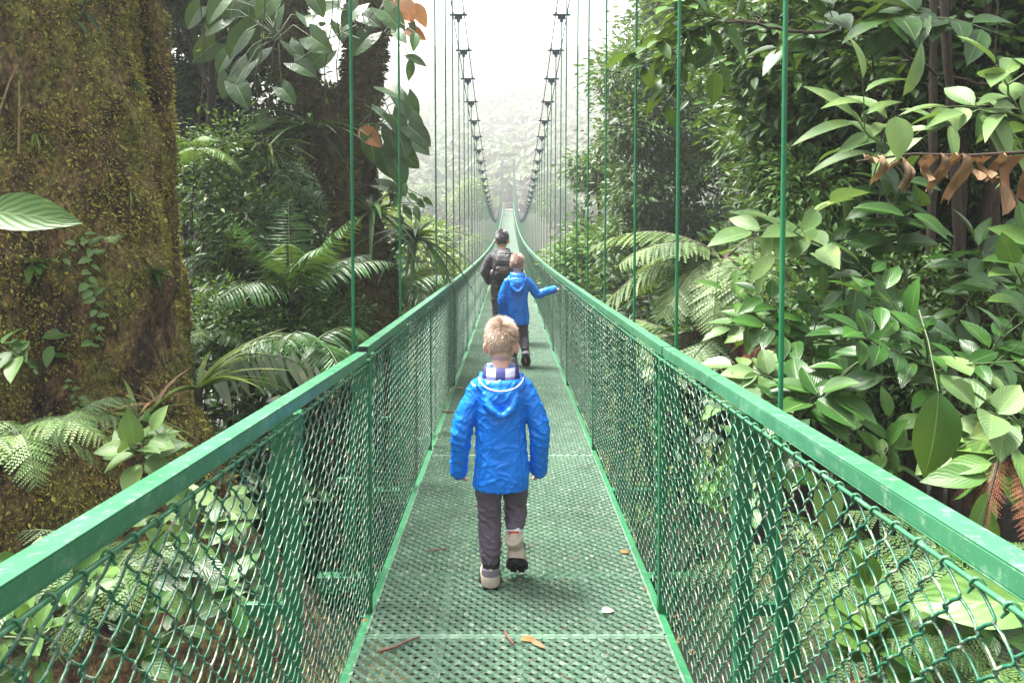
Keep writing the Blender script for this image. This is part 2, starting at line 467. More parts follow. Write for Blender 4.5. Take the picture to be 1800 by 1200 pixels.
PT_small = pinnaT(8,.24,.62)

def norm(a): return a/(np.linalg.norm(a,axis=-1,keepdims=True)+1e-9)
def orient(d, n, s):
    """frames with +Y along d and +Z near n, scaled by s"""
    d=norm(np.asarray(d,float)); n=np.asarray(n,float)*np.ones_like(d)
    side=norm(np.cross(d,n)); up=np.cross(side,d)
    s=np.asarray(s,float); s = s.reshape(-1,1,1) if s.ndim else s
    return np.stack([side,d,up],-1)*s
def curve(p, d, length, bend, n, rng, jit=.0, grav=-1.0):
    pts=[np.array(p,float)]; d=np.array(d,float); d/=np.linalg.norm(d); st=length/(n-1)
    for i in range(n-1):
        d = d + np.array([0,0,grav])*bend/(n-1) + rng.normal(0,jit,3)
        d/=np.linalg.norm(d); pts.append(pts[-1]+d*st)
    return np.array(pts)
def interp(pts,t):
    n=len(pts)-1; f=np.clip(np.asarray(t)*n,0,n-1e-6); i=f.astype(int); a=(f-i)[...,None]
    return pts[i]*(1-a)+pts[i+1]*a, norm(pts[i+1]-pts[i])

# ------------------------------------------------------------------ plant parts
def leaves_on(bl, rng, pts, n, T, size, t0=.2, t1=1.0, out=.9, upj=.35, dr=0.0, bs=None, petiole=.04, m=0, pair=False):
    t=np.linspace(t0,t1,n)
    P,D=interp(pts,t)
    az = (np.arange(n)*(PI if pair else 2.4)+rng.uniform(0,6)) + rng.normal(0,.35,n)
    if pair: az = (np.arange(n)//2)*1.4 + (np.arange(n)%2)*PI + rng.normal(0,.3,n)+rng.uniform(0,6)
    o = np.stack([np.cos(az),np.sin(az),np.zeros(n)],-1)
    d = norm(D*(1-out*.55)+o*out+np.array([0,0,dr])+rng.normal(0,.14,(n,3)))
    nn = np.array([0,0,1.0])+rng.normal(0,upj,(n,3))
    s = size*rng.uniform(.7,1.15,n)
    P2=P+d*petiole
    if bs is not None:
        for a,c in zip(P,P2):
            if petiole>.02: bs.tube([a,c],.0018+petiole*.01,3,cap=False)
    bl.inst(T, orient(d,nn,s), P2, m)
def shrub_mb(rng, h, spread, nst, T, size, per, twigs=2, twl=.3, out=.9, dr=0, t0=.25, pair=False, lean=(0,0), rad=.008, upj=.35, pet=.03):
    bl,bs=MB(),MB()
    for i in range(nst):
        a=rng.uniform(0,2*PI); tilt=rng.uniform(.1,1)*spread/h
        d=(math.cos(a)*tilt+lean[0], math.sin(a)*tilt+lean[1], 1)
        ln=h*rng.uniform(.7,1.1)
        p=curve((math.cos(a)*.04,math.sin(a)*.04,0), d, ln, .5, 9, rng, .07)
        bs.tube(p, np.linspace(rad,rad*.35,9), 5, cap=False)
        leaves_on(bl,rng,p,per,T,size,t0,1,out,upj,dr,bs,pet,pair=pair)
        for k in range(twigs):
            tt=rng.uniform(.25,.92); q,D=interp(p,np.array([tt])); az=rng.uniform(0,2*PI)
            dd=D[0]*.6+np.array([math.cos(az),math.sin(az),.15])
            tw=curve(q[0],dd,twl*rng.uniform(.6,1.2),.35,6,rng,.08)
            bs.tube(tw,np.linspace(rad*.6,rad*.25,6),4,cap=False)
            leaves_on(bl,rng,tw,max(4,per//2),T,size*.92,.25,1,out,upj,dr,bs,pet,pair=pair)
    return bl,bs
def frond(bl,bs,rng,p,az,elev,length,bend,n,pl,T,rr=.006,profile='fern',roll=0.0,swing=.25,droop=-.25,t0=.12):
    d=(math.cos(az)*math.cos(elev),math.sin(az)*math.cos(elev),math.sin(elev))
    c=curve(p,d,length,bend,12,rng,.015)
    bs.tube(c,np.linspace(rr,rr*.25,12),5,cap=False)
    t=np.linspace(t0,.985,n); P,D=interp(c,t)
    side=norm(np.cross(D,np.array([0,0,1.0])+0*D)); up=np.cross(side,D)
    prof=np.sin(PI*np.clip((t-t0*.3)**.75,0,1))**.7*.9+.12 if profile=='fern' else (np.sin(PI*t**.7)**.5*.9+.1)
    for s_ in (-1,1):
        dd=norm(side*s_*(1-swing)+D*(swing+.25*t[:,None])+up*droop*.0+np.array([0,0,droop])+rng.normal(0,.05,(n,3)))
        bl.inst(T, orient(dd, up+rng.normal(0,.12,(n,3)), pl*prof*rng.uniform(.9,1.1,n)), P)
    return c
def crown_mb(rng, lobes, ncl, nlv, T, size, clr=.35, trunk_top=(0,0,0), limb=.03, shell=.55, out=.5, upn=1.0, limbs=True, m=0):
    """lobes: list of (centre, radii); leaf clusters near each lobe's surface, a limb to every few clusters"""
    bl,bs=MB(),MB(); vol=np.array([np.prod(r)**(2/3.) for c,r in lobes]); 
    ks=rng.choice(len(lobes),ncl,p=vol/vol.sum())
    u=norm(rng.normal(0,1,(ncl,3))); rad=rng.uniform(shell,1,ncl)**.6
    C=np.array([lobes[k][0] for k in ks])+u*np.array([lobes[k][1] for k in ks])*rad[:,None]
    C+= rng.normal(0,.06,C.shape)
    n=ncl*nlv; base=np.repeat(C,nlv,0); uu=np.repeat(u,nlv,0)
    off=rng.normal(0,1,(n,3))*clr*rng.uniform(.3,.62,n)[:,None]*np.array([1,1,.65])
    d=norm(off+uu*out*clr+rng.normal(0,.3,(n,3))*clr+np.array([0,0,-.12*clr]))
    nn=np.array([0,0,upn])+rng.normal(0,.45,(n,3))+uu*.25
    bl.inst(T, orient(d,nn,size*rng.uniform(.65,1.2,n)), base+off, m)
    if limbs:
        tt=np.array(trunk_top,float)
        for k,(c,r) in enumerate(lobes):
            c=np.array(c); mid=(tt+c)/2+rng.normal(0,.08,3)*np.linalg.norm(c-tt)
            bs.tube([tt,mid,c],[limb,limb*.75,limb*.5],6,cap=False)
            sel=np.where(ks==k)[0]
            for q in sel[::2][:40]:
                e=C[q]; m1=c*.5+e*.5+rng.normal(0,.05,3); st=mid*.3+c*.7
                bs.tube([st,m1,e],[limb*.35,limb*.22,limb*.08],4,cap=False)
    return bl,bs
def bark_tube(b, pts, radii, seg=.03, k=22, amp=.02, fr=6, m=0, ridges=0):
    pts=np.array(pts,float); ln=np.concatenate([[0],np.cumsum(np.linalg.norm(np.diff(pts,axis=0),axis=1))])
    n=max(6,int(ln[-1]/seg)); s=np.linspace(0,ln[-1],n)
    P=np.stack([np.interp(s,ln,pts[:,i]) for i in range(3)],-1)
    for _ in range(int(.25/seg)): P[1:-1]=(P[:-2]+2*P[1:-1]+P[2:])/4
    Rr=np.interp(s,ln,radii)
    t=MB().tube(P,Rr,k,m,cap=False); V=t.v[0]; C=np.repeat(P,k,0); dv=norm(V-C)
    dn=np.array([mnoise.fractal(Vector(v)*fr,1.0,2.0,4) for v in V])
    if ridges:
        th=np.tile(np.arange(k)*2*PI/k,n); dn=dn+ridges*np.sin(th*7+np.repeat(s,k)*1.5)
    V2=V+dv*(dn*amp)[:,None]
    b.add(V2,t.f[0],t.u[0],m)
    return V2, dv

# ------------------------------------------------------------------ plant colours
L_DARK = mat_leaf('dark_leaf', (.005,.024,.006),(.017,.066,.012), .48, .18, vein=.2, spec=.22)  # dark foliage, deepened further to put forest shade into its colour
L_MID  = mat_leaf('mid_leaf', (.009,.045,.010),(.040,.125,.020), .38, .28, vein=.35)
L_SHINE= mat_leaf('glossy_leaf', (.014,.062,.011),(.048,.145,.024), .30, .22, vein=.35, nveins=9)
L_LIGHT= mat_leaf('light_leaf', (.042,.125,.022),(.11,.225,.05), .42, .32, vein=.35)
L_PALE = mat_leaf('pale_leaf', (.11,.21,.065),(.22,.35,.13), .42, .32, vein=.4, nveins=9)
L_BIG  = mat_leaf('big_veined_leaf', (.014,.060,.012),(.045,.125,.024), .36, .22, vein=.45, nveins=11, spots=.7)
L_FERN = mat_leaf('fern_leaf', (.035,.095,.025),(.10,.19,.055), .5, .35)
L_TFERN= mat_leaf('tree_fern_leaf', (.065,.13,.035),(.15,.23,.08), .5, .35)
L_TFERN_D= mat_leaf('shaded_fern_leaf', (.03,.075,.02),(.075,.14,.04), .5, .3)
L_PALM = mat_leaf('palm_leaf', (.012,.060,.012),(.042,.14,.022), .34, .26)
L_SILV = mat_leaf('silvery_palm_leaf', (.16,.20,.16),(.28,.33,.27), .45, .2)
L_MIDT = mat_leaf('tree_leaf', (.020,.066,.012),(.085,.190,.035), .38, .28)
L_YEL  = mat_leaf('yellow_green_leaf', (.10,.17,.03),(.20,.27,.06), .45, .4)
L_DEAD = mat_leaf('dead_leaf', (.17,.09,.05),(.36,.23,.14), .8, .2, vein=.15, spots=.9, tint=(.3,.15,.05))
L_RUSTF= mat_leaf('rust_brown_fern', (.10,.035,.018),(.22,.085,.04), .7, .25, tint=(.3,.1,.02))
L_ORANGE=mat_leaf('orange_leaf', (.35,.13,.05),(.5,.22,.08), .5, .35, vein=.3, tint=(.5,.2,.03))
STEM = mat_simple('green_stem', (.05,.08,.02), .6, 20, .3)
TWIG = mat_simple('brown_twig', (.036,.022,.014), .8, 25, .5, .003)
TWIG_D = mat_simple('dark_bark', (.020,.015,.010), .9, 12, .5, .004)
BARK = mat_simple('mossy_bark', (.075,.058,.028), .9, 9, .6, .012, 25)

def plant(name,label,cat,loc,bl,bs,lm,smat=TWIG,group=None,rz=0,leafname='foliage',stemname='stem',smooth=False):
    t=thing(name,label,cat,tuple(loc),rz,group)
    if bs.v: bs.build(stemname,smat,t,True)
    bl.build(leafname,lm,t,smooth)
    return t
def ground_at(px,Y):
    x=-0.03+(px-893)/1236.0*Y; return np.array([x,Y,float(gz(x,Y))-.03])
# ------------------------------------------------------------------ the giant mossy tree at the left
def mossy_tree():
    C=np.array([-3.60,4.8]); nth=420; nzv=460
    t=thing('mossy_tree','giant tree trunk thick with brown and olive moss, left of the bridge','tree',(C[0],C[1],-1.6))
    th=np.linspace(0,2*PI,nth,endpoint=False); z=np.linspace(0,8.2,nzv)
    TH,Z=np.meshgrid(th,z); zz=Z-1.6
    r=1.03+.035*np.sin(zz*1.3) - .045*np.clip(zz-1.2,0,9) + .24*np.exp(-np.clip(zz+.1,-1.4,9)/.9) 
    # buttress lobes
    lob=lambda a,wd,amp: amp*np.exp(-(np.angle(np.exp(1j*(TH-a)))/wd)**2)
    low=np.exp(-np.clip(zz+.3,-2,9)/1.1)
    r=r+lob(-.2,.30,.10+.28*low)+lob(-1.2,.35,.02+.25*low)+lob(-2.0,.4,.05+.3*low)+lob(.62,.13,.07)+lob(1.3,.5,.2*low)
    r=r-lob(.30,.07,.13+.03*np.sin(zz*3))-lob(-.75,.10,.045)-lob(-1.55,.16,.06)
    r=r*1.0
    X=np.cos(TH)*r; Y=np.sin(TH)*r
    dn=np.empty(X.size)
    for i,(a,b_,c) in enumerate(zip(X.ravel(),Y.ravel(),zz.ravel())):
        v=Vector((a,b_,c*.55)); dn[i]=mnoise.fractal(v*2.4,.9,2.1,6)*.095+mnoise.noise(Vector((a*9,b_*9,c*3)))*.022+max(0,mnoise.noise(Vector((a*5,b_*5,c*4+9))))**1.5*.07
    dn=dn.reshape(X.shape); X=X+np.cos(TH)*dn; Y=Y+np.sin(TH)*dn
    V=np.stack([X,Y,Z],-1).reshape(-1,3)
    i=np.arange(nzv-1)[:,None]*nth; j=np.arange(nth)[None]; j2=(j+1)%nth
    F=np.stack([i+j,i+j2,i+nth+j2,i+nth+j],-1).reshape(-1,4)
    m,nt,b=new_mat('moss_and_bark'); co=obj_co(nt)
    mp=N(nt,'ShaderNodeMapping'); mp.inputs['Scale'].default_value=(1,1,.6); nt.links.new(co,mp.inputs[0])
    n1=noise_node(nt,3.2,8,.68,mp.outputs[0]); n2=noise_node(nt,34,6,.7,mp.outputs[0]); n3=noise_node(nt,9,5,.6,mp.outputs[0])
    a=ramp(nt,n1.outputs['Fac'],[(.36,(.014,.010,.007)),(.43,(.09,.050,.028)),(.51,(.17,.11,.045)),(.60,(.15,.15,.04)),(.72,(.28,.24,.06))]).outputs[0]
    c=ramp(nt,n2.outputs['Fac'],[(.36,(.18,.18,.18)),(.5,(.9,.9,.9)),(.66,(2.1,2.0,1.7))]).outputs[0]
    q=ramp(nt,n3.outputs['Fac'],[(.38,(.45,.45,.45)),(.55,(1.1,1.1,1.1))]).outputs[0]
    a=mixc(nt,1.0,a,c,'MULTIPLY'); a=mixc(nt,1.0,a,q,'MULTIPLY')
    nt.links.new(a,b.inputs['Base Color']); b.inputs['Roughness'].default_value=.9
    bump(nt,b,n2.outputs['Fac'],1.0,.03)
    MB().add(V,F).build('trunk',m,t,True)
    # moss tufts
    rng=np.random.default_rng(11); n=300000
    tt=rng.uniform(-2.3,.95,n); zi=rng.uniform(.13,.98,n)
    ii=(zi*(nzv-1)).astype(int); jj=((tt%(2*PI))/(2*PI)*nth).astype(int)%nth
    P=V.reshape(nzv,nth,3)[ii,jj]+rng.normal(0,.008,(n,3))
    dens=np.array([mnoise.noise(Vector((p[0]*2.3,p[1]*2.3,p[2]*1.5)))+.6*mnoise.noise(Vector((p[0]*7,p[1]*7,p[2]*5))) for p in P])
    keep=dens*1.3+rng.normal(0,.25,n)>-.32; P=P[keep]; jj=jj[keep]; k=len(P)
    o=np.stack([np.cos(th[jj]),np.sin(th[jj]),np.zeros(k)],-1)
    d=norm(o*.8+rng.normal(0,.5,(k,3))+np.array([0,0,-.45]))
    mm=mat_leaf('moss',(.12,.095,.025),(.50,.48,.11),.8,.15,tint=(.2,.15,.02))
    mb_=MB().inst(LT_far,orient(d,o+rng.normal(0,.5,(k,3)),rng.uniform(.007,.022,k)*(1+rng.random(k)**6*1.6)),P)
    mo=mb_.build('moss',mm,t)
    # a thin mossy root climbing its right side
    rt=MB(); pts=[(math.cos(.30)*(1.09-.045*max(0,z_-2.8)+.10*math.exp(-z_/1.5))+.03*math.sin(z_*2.1),math.sin(.30)*1.05+.06,z_) for z_ in np.linspace(.4,8.2,14)]
    V2,dv=bark_tube(rt,pts,np.linspace(.11,.055,14),.025,16,.03,5)
    rt.build('climbing_root',m,t,True)
    k=9000; q=rng.integers(0,len(V2),k); rm=MB().inst(LT_far,orient(norm(dv[q]+rng.normal(0,.5,(k,3))+np.array([0,0,-.3])),rng.normal(0,1,(k,3)),rng.uniform(.015,.045,k)),V2[q])
    rm.build('root_moss',mm,t)
    return V.reshape(nzv,nth,3)+np.array([C[0],C[1],-1.6])
TR=mossy_tree()
_dirs=TR.reshape(-1,3); _front=_dirs[_dirs[:,1]<4.9]
_pxt=893+(_front[:,0]+.03)/_front[:,1]*1236; _pyt=347-(_front[:,2]-EYE)/_front[:,1]*1236
def on_trunk(px,py):
    i=np.argmin((_pxt-px)**2+(_pyt-py)**2+ (_front[:,1]*3)**2*0); 
    c=np.where(((_pxt-px)**2+(_pyt-py)**2)<120)[0]
    if len(c): i=c[np.argmin(_front[c,1])]
    p=_front[i]; o=p-np.array([-3.60,4.8,p[2]]); o/=np.linalg.norm(o); return p+o*.03,o
rng=np.random.default_rng(5)
def trunk_vine(pix, label, size, T, mat, dens=2.0):
    P=[];O=[]
    for a,b_ in pix:
        p,o=on_trunk(a,b_); P.append(p); O.append(o)
    P=np.array(P);O=np.array(O); base=P[-1].copy()
    bs=MB(); bs.tube(P-base,.004,4,cap=False)
    ln=np.linalg.norm(np.diff(P,axis=0),axis=1).sum(); n=max(4,int(ln/size*dens)); tt=np.linspace(0,1,n)
    Q,D=interp(P,tt); o,_=interp(O,tt); s_=np.where(np.arange(n)%2==0,1,-1)[:,None]
    side=norm(np.cross(o,D)); d=norm(side*s_+o*.5+D*.2+rng.normal(0,.3,(n,3))+np.array([0,0,.1]))
    nn=norm(o*.7+np.array([0,0,.9])+rng.normal(0,.25,(n,3)))
    bl=MB().inst(T,orient(d,nn,size*rng.uniform(.6,1.2,n)),Q-base+o*.015)
    plant('climbing_vine',label,'vine',base,bl,bs,mat,STEM)
trunk_vine([(150,412),(160,440),(150,490),(168,520),(165,570),(160,610)],'small leaved pale vine running down the middle of the mossy trunk',.075,LT_broad,L_PALE,2.6)
trunk_vine([(140,418),(118,440),(105,462)],'short pale sprig beside the top of the small leaved vine',.075,LT_broad,L_PALE,3)
trunk_vine([(75,590),(95,620),(70,650)],'light green vine sprig low on the left of the mossy trunk',.15,LT_oval,L_LIGHT,3)
trunk_vine([(112,670),(128,690),(140,720),(150,735)],'trail of tiny round leaves at the foot of the mossy trunk',.055,LT_broad,L_PALE,3)
trunk_vine([(165,0),(150,30),(135,45)],'fringe of narrow leaves hanging at the top of the mossy trunk',.12,LT_long,L_MID,3)
def trunk_tuft(px,py,n,l,mat,label,T=LT_strap):
    p,o=on_trunk(px,py); d=norm(o*.9+rng.normal(0,.6,(n,3))+np.array([0,0,-.1])); bl=MB().inst(T,orient(d,np.array([0,0,1.0])+0*d,l*rng.uniform(.5,1.1,n)),np.zeros((n,3)))
    plant('trunk_epiphyte',label,'epiphyte',p,bl,MB().tube([(0,0,-.03),(0,0,.02)],.015,6),mat,BARK,stemname='root_clump',smooth=True)
trunk_tuft(235,140,14,.16,L_MID,'small tuft of straps high on the mossy trunk near its right side')
trunk_tuft(70,235,12,.13,L_YEL,'small yellow tuft on the upper left of the mossy trunk')
trunk_tuft(265,470,16,.15,L_MID,'dark little tuft low on the right side of the mossy trunk',LT_long)
trunk_tuft(60,470,12,.12,L_LIGHT,'small light tuft left of the vine on the mossy trunk',LT_oval)
trunk_tuft(230,330,10,.10,L_YEL,'tiny tuft of yellow blades on the middle of the mossy trunk')
def dry_strip(pix,label):
    P=np.array([on_trunk(*q)[0] for q in pix]); base=P[-1].copy()
    P=P-base+np.array([.02,-.03,0]); m=mat_simple('dry_frond_stalk',(.24,.17,.08),.8,30,.4)
    o=MB().tube(P,[.006]*len(P),5).build('dry_stalk',m,None,True,tuple(base)); tag(o,label,'twig')
dry_strip([(42,112),(30,150),(14,195)],'dry straw coloured strip slanting on the upper mossy trunk')
dry_strip([(42,140),(40,200),(42,270)],'dry straw coloured strip hanging straight on the upper mossy trunk')

# ------------------------------------------------------------------ forked tree behind the left rail
def forked_tree():
    Y=8.0; base=at(668,640,Y); base[2]=float(gz(base[0],Y))-.1
    t=thing('forked_tree','dark forked tree wrapped in moss and climbers, behind the left rail','tree',tuple(base))
    rel=lambda px,py,dy=0: at(px,py,Y+dy)-base
    b=MB(); allv=[];alld=[]
    def lim(pts,rad,k=22,amp=.05):
        V2,dv=bark_tube(b,pts,rad,.035,k,amp,4.0); allv.append(V2); alld.append(dv)
    lim([(0,0,0),rel(672,720),rel(662,560),rel(650,470),rel(630,400),rel(600,300),rel(560,230)],[.34,.29,.26,.24,.23,.22,.19])
    lim([rel(600,300),rel(575,215,.1),rel(540,165,.1),rel(512,110,.2),rel(500,40,.2),rel(505,-80,.2)],[.20,.17,.15,.21,.25,.22])
    lim([rel(625,400,.2),rel(632,300,.2),rel(628,215,.2),rel(640,120,.2),rel(650,40,.2),rel(652,-100,.2)],[.14,.17,.20,.22,.21,.20])
    lim([rel(548,170,.1),rel(590,165,.1),rel(625,150,.1)],[.08,.06,.08],12,.03)
    lim([rel(690,800,.3),rel(665,500,.25),rel(655,380,.2),rel(640,260,.2)],[.12,.10,.08,.07],12,.03)
    b.build('trunk',BARK,t,True)
    V2=np.vstack(allv);dv=np.vstack(alld); rng=np.random.default_rng(8); k=26000; q=rng.integers(0,len(V2),k)
    mm=mat_leaf('dark_moss',(.035,.035,.010),(.16,.15,.035),.85,.12,tint=(.1,.1,.02))
    MB().inst(LT_far,orient(norm(dv[q]+rng.normal(0,.6,(k,3))+np.array([0,0,-.5])),rng.normal(0,1,(k,3)),rng.uniform(.03,.10,k)),V2[q]).build('moss',mm,t)
    # hanging rootlets
    rb_=MB()
    for i in range(60):
        p=V2[rng.integers(0,len(V2))]; l=rng.uniform(.2,1.1); c=curve(p,(rng.normal(0,.3),rng.normal(0,.3),-1),l,.4,7,rng,.08); rb_.tube(c,.005,3,cap=False)
    rb_.build('hanging_roots',TWIG,t)
    return base,Y
fbase,fY=forked_tree()
rng=np.random.default_rng(21)
def climber(name,label,pix,T,size,mat,Y,stem_to=None,group=None,dn=.5,face=(.2,-1,.45),cat='climber'):
    """large leaves at given places, each on its own stalk from a stem"""
    P=np.array([at(a,b_,Y+rng.uniform(-.3,.25)) for a,b_ in pix]); base=P.mean(0); base=P[np.argmin(P[:,2])].copy()
    n=len(P); st=at(*stem_to,Y) if stem_to is not None else P.mean(0)
    bs=MB(); 
    d=norm(np.stack([rng.normal(0,.45,n)+np.sign(P[:,0]-st[0])*.35,rng.normal(-.25,.2,n),rng.uniform(-1.0,-.25,n)],-1))
    nn=np.array(face)+rng.normal(0,.35,(n,3))
    s=np.array(size if np.ndim(size) else [size]*n)*rng.uniform(.8,1.15,n)
    bl=MB().inst(T,orient(d,nn,s),P-base-d*s[:,None]*.4)
    for p,dd,ss in zip(P,d,s):
        a=p-base-dd*ss*.4; e=st-base; m_=(a+e)/2+np.array([0,0,.1]); bs.tube([e+rng.normal(0,.05,3),m_,a],[.008,.006,.004],4,cap=False)
    return plant(name,label,cat,base,bl,bs,mat,STEM,group)
climber('heart_leaf_climber','heart shaped climber leaves hanging around the left fork of the dark tree',
  [(410,20),(440,60),(380,45),(420,75),(395,110),(440,20),(470,15),(425,165),(455,215),(520,90),(400,150),(345,30),(365,90),(505,165),(485,40),(540,35),(560,75),(385,15),(455,100),(425,130)],LT_heart,.30,L_BIG,7.5,(490,60))
climber('heart_leaf_climber','grey green climber leaves between the two upper limbs of the forked tree',
  [(620,25),(650,35),(580,20),(600,55),(560,10),(640,75),(690,35),(535,120),(560,105)],LT_heart,.30,L_BIG,7.6,(640,60))
climber('heart_leaf_climber','climber with big round leaves on the right side of the forked tree',
  [(690,160),(705,180),(725,220),(700,215),(728,250),(690,245),(715,275),(735,235),(680,285),(655,260),(700,300),(725,190),(670,200),(685,330),(708,255)],LT_heart,.32,L_BIG,7.7,(650,230))
climber('orange_leaf_climber','orange and red dying leaves at the top beside the forked tree',[(715,15),(735,25),(705,35),(728,60),(700,5)],LT_broad,.28,L_ORANGE,7.6,(670,30))
climber('yellow_leaf_sprig','single yellow brown leaf halfway up the forked tree',[(648,238)],LT_broad,.30,L_ORANGE,7.55,(640,250))
climber('drooping_leaf_sprig','dark grey leaves hanging below the orange leaves',[(722,40),(730,70),(700,60),(722,120),(728,105)],LT_oval,.28,L_BIG,7.55,(680,60))
climber('oval_leaf_epiphyte','sprig of dark oval leaves on the forked tree above the left rail',
  [(712,330),(725,345),(700,350),(738,355),(715,370),(732,372),(690,340),(750,352),(705,385)],LT_oval,.17,L_SHINE,7.7,(680,345))
def strap_tuft(label,px,py,Y,n,length,mat,droop=1.0,name='strap_leaf_epiphyte',cat='epiphyte'):
    bl,bs=MB(),MB(); p=at(px,py,Y); az=rng.uniform(0,2*PI,n)
    d=norm(np.stack([np.cos(az),np.sin(az)*.7-.3,rng.uniform(-.2,.9,n)],-1))
    bl.inst(LT_strap,orient(d,np.array([0,0,1.0])+0*d,length*rng.uniform(.6,1.1,n)),np.zeros((n,3))); bs.tube([(0,0,-.05),(0,0,.03)],.03,8)
    return plant(name,label,cat,p,bl,bs,mat,BARK,stemname='root_clump',smooth=False)
strap_tuft('tuft of narrow straps on the trunk of the forked tree',655,375,7.7,26,.75,L_MID)
strap_tuft('tuft of hanging straps in the crotch of the forked tree',545,230,7.7,30,.7,L_DARK)
strap_tuft('yellowish strap tuft left of the forked trunk',470,265,7.7,34,.6,L_YEL)
strap_tuft('spiky strap tuft to the right of the forked trunk above the rail',730,420,8.2,40,.8,L_MID)
# ------------------------------------------------------------------ hillside forest far behind (too many crowns to count)
def far_forest():
    rng=np.random.default_rng(2); b=MB()
    n=9000; Y=60+290*rng.uniform(0,1,n)**.8; X=rng.uniform(-.75,.75,n)*Y
    k=(np.abs(X)<260)&((np.abs(X)>6)|(Y>101)); X=X[k];Y=Y[k]; n=len(X)
    r=rng.uniform(1.6,3.8,n)*(1+.6*sm(100,300,Y)); Z=gz(X,Y)+r*.55
    q=26; u=norm(rng.normal(0,1,(n*q,3))); u[:,2]=np.abs(u[:,2])*.9
    rr=np.repeat(r,q); P=np.stack([np.repeat(X,q),np.repeat(Y,q),np.repeat(Z,q)],-1)+u*rr[:,None]*np.array([1,1,.8])
    d=norm(np.cross(u,rng.normal(0,1,(n*q,3)))); b.inst(LT_far,orient(d,u,rr*rng.uniform(.5,.9,n*q)),P-d*rr[:,None]*.3)
    m=mat_leaf('far_canopy',(.020,.045,.016),(.075,.105,.035),.7,.2)
    tag(b.build('hillside_forest',m),'hazy forest canopy covering the far hillside',None,None,'stuff')
far_forest()
def undergrowth(name,label,seed,n,fx,size,mat,T=LT_mid,upn=.5):
    rng=np.random.default_rng(seed); P=fx(rng,n); n=len(P)
    d=norm(rng.normal(0,1,(n,3))*[1,1,.45]+[0,-.2,-.2]); b=MB().inst(T,orient(d,np.array([0,0,1.0])+rng.normal(0,upn,(n,3)),size*rng.uniform(.5,1.3,n)),P)
    tag(b.build(name,mat),label,None,None,'stuff')
def slope(x0,x1,y0,y1,h,clump=1.2,thr=-.05):
    def f(rng,n):
        X=rng.uniform(x0,x1,n); Y=rng.uniform(y0,y1,n); q=np.array([mnoise.noise(Vector((a*clump,b_*clump,3))) for a,b_ in zip(X,Y)])
        k=q>thr; X=X[k];Y=Y[k];q=q[k]
        return np.stack([X,Y,gz(X,Y)+rng.uniform(0,1,len(X))**1.3*h*(.4+2*np.clip(q,0,1))],-1)
    return f
undergrowth('undergrowth','low leafy undergrowth on the bank left of the bridge',1,9000,slope(-7,-1.0,1.2,10,.40),.08,L_DARK)
undergrowth('undergrowth','low leafy undergrowth on the bank right of the bridge',2,12000,slope(.95,8,.9,10,.40),.08,L_DARK)
undergrowth('undergrowth','ground plants on the slope falling away below the bridge',3,40000,slope(-14,14,8,40,1.2,.5,-.2),.22,L_LIGHT)
undergrowth('dead_leaf_litter','brown fallen leaves lying on the forest floor',4,1800,slope(-6,7,.9,9,.03),.12,L_DEAD)

# ------------------------------------------------------------------ tree prototypes (crown about 1 unit tall around origin height)
def tree(name,label,cat,base,lobes,ncl,nlv,T,size,mat,clr=.35,limb=.05,trunk_r=.10,bark=TWIG_D,group=None,seed=0,shell=.45,ttop=None,trunkpts=None,out=.5):
    rng=np.random.default_rng(seed); base=np.array(base,float)
    lob=[(np.array(c)-base,r) for c,r in lobes]
    top=np.mean([c for c,r in lob],0)*np.array([1,1,.75]) if ttop is None else np.array(ttop)-base
    bl,bs=crown_mb(rng,lob,ncl,nlv,T,size,clr,top,limb,shell,out)
    tp=[(0,0,0),top*.35+rng.normal(0,.08,3),top*.7+rng.normal(0,.08,3),top] if trunkpts is None else [np.array(p)-base for p in trunkpts]
    bark_tube(bs,tp,np.linspace(trunk_r,limb,len(tp)),.12,10,.015,5)
    t=thing(name,label,cat,tuple(base),0,group)
    bs.build('trunk',bark,t,True); bl.build('crown',mat,t)
    return t
def lob(px,py,Y,rx,ry,rz): return (at(px,py,Y),(rx,ry,rz))
def gb(px,Y): return ground_at(px,Y)

# right middle: the small leaved tree
tree('small_leaf_tree','small leaved tree with thin dark branches against the misty valley on the right','tree',gb(1190,12.5),
  [lob(1120,130,12.5,.75,.8,.6),lob(1190,200,12.5,1.0,.9,.9),lob(1110,220,12.2,.55,.7,.6),lob(1230,330,12.5,1.0,1.0,.9),lob(1130,330,12.4,.7,.7,.6),lob(1100,420,12.2,.5,.7,.5),lob(1190,430,12.3,.9,.9,.5)],
  520,34,LT_mid,.13,L_MIDT,.34,.05,.10,TWIG_D,seed=31,ttop=at(1195,260,12.5))
tree('small_leaf_tree','taller paler tree rising behind the small leaved tree on the right','tree',gb(1230,18),
  [lob(1200,60,18,1.5,1.2,1.1),lob(1300,20,18,1.6,1.2,1.6),lob(1290,170,18,1.6,1.2,1.4),lob(1190,10,18,.8,1,.7),lob(1120,110,18,.5,.6,.4)],
  420,34,LT_mid,.20,L_MIDT,.5,.07,.15,TWIG_D,seed=32)
tree('slender_tree','slender young tree with sparse dark leaves left of the small leaved tree','tree',gb(1052,15),
  [lob(1035,290,15,.42,.5,.5),lob(1060,310,15,.3,.4,.5),lob(1020,400,15,.25,.4,.35),lob(1062,240,15,.2,.3,.2)],
  90,26,LT_mid,.14,L_MIDT,.28,.03,.05,TWIG,seed=33,ttop=at(1050,300,15))
tree('leafy_bush','bright leafy bush behind the right rail below the slender tree','bush',gb(1040,14),
  [lob(1050,450,14,.7,.9,.55),lob(1018,490,14,.35,.7,.5),lob(1100,470,13.5,.6,.7,.6),lob(1070,550,13,.8,.8,.7)],
  330,34,LT_mid,.14,L_LIGHT,.34,.03,.05,TWIG,seed=34)
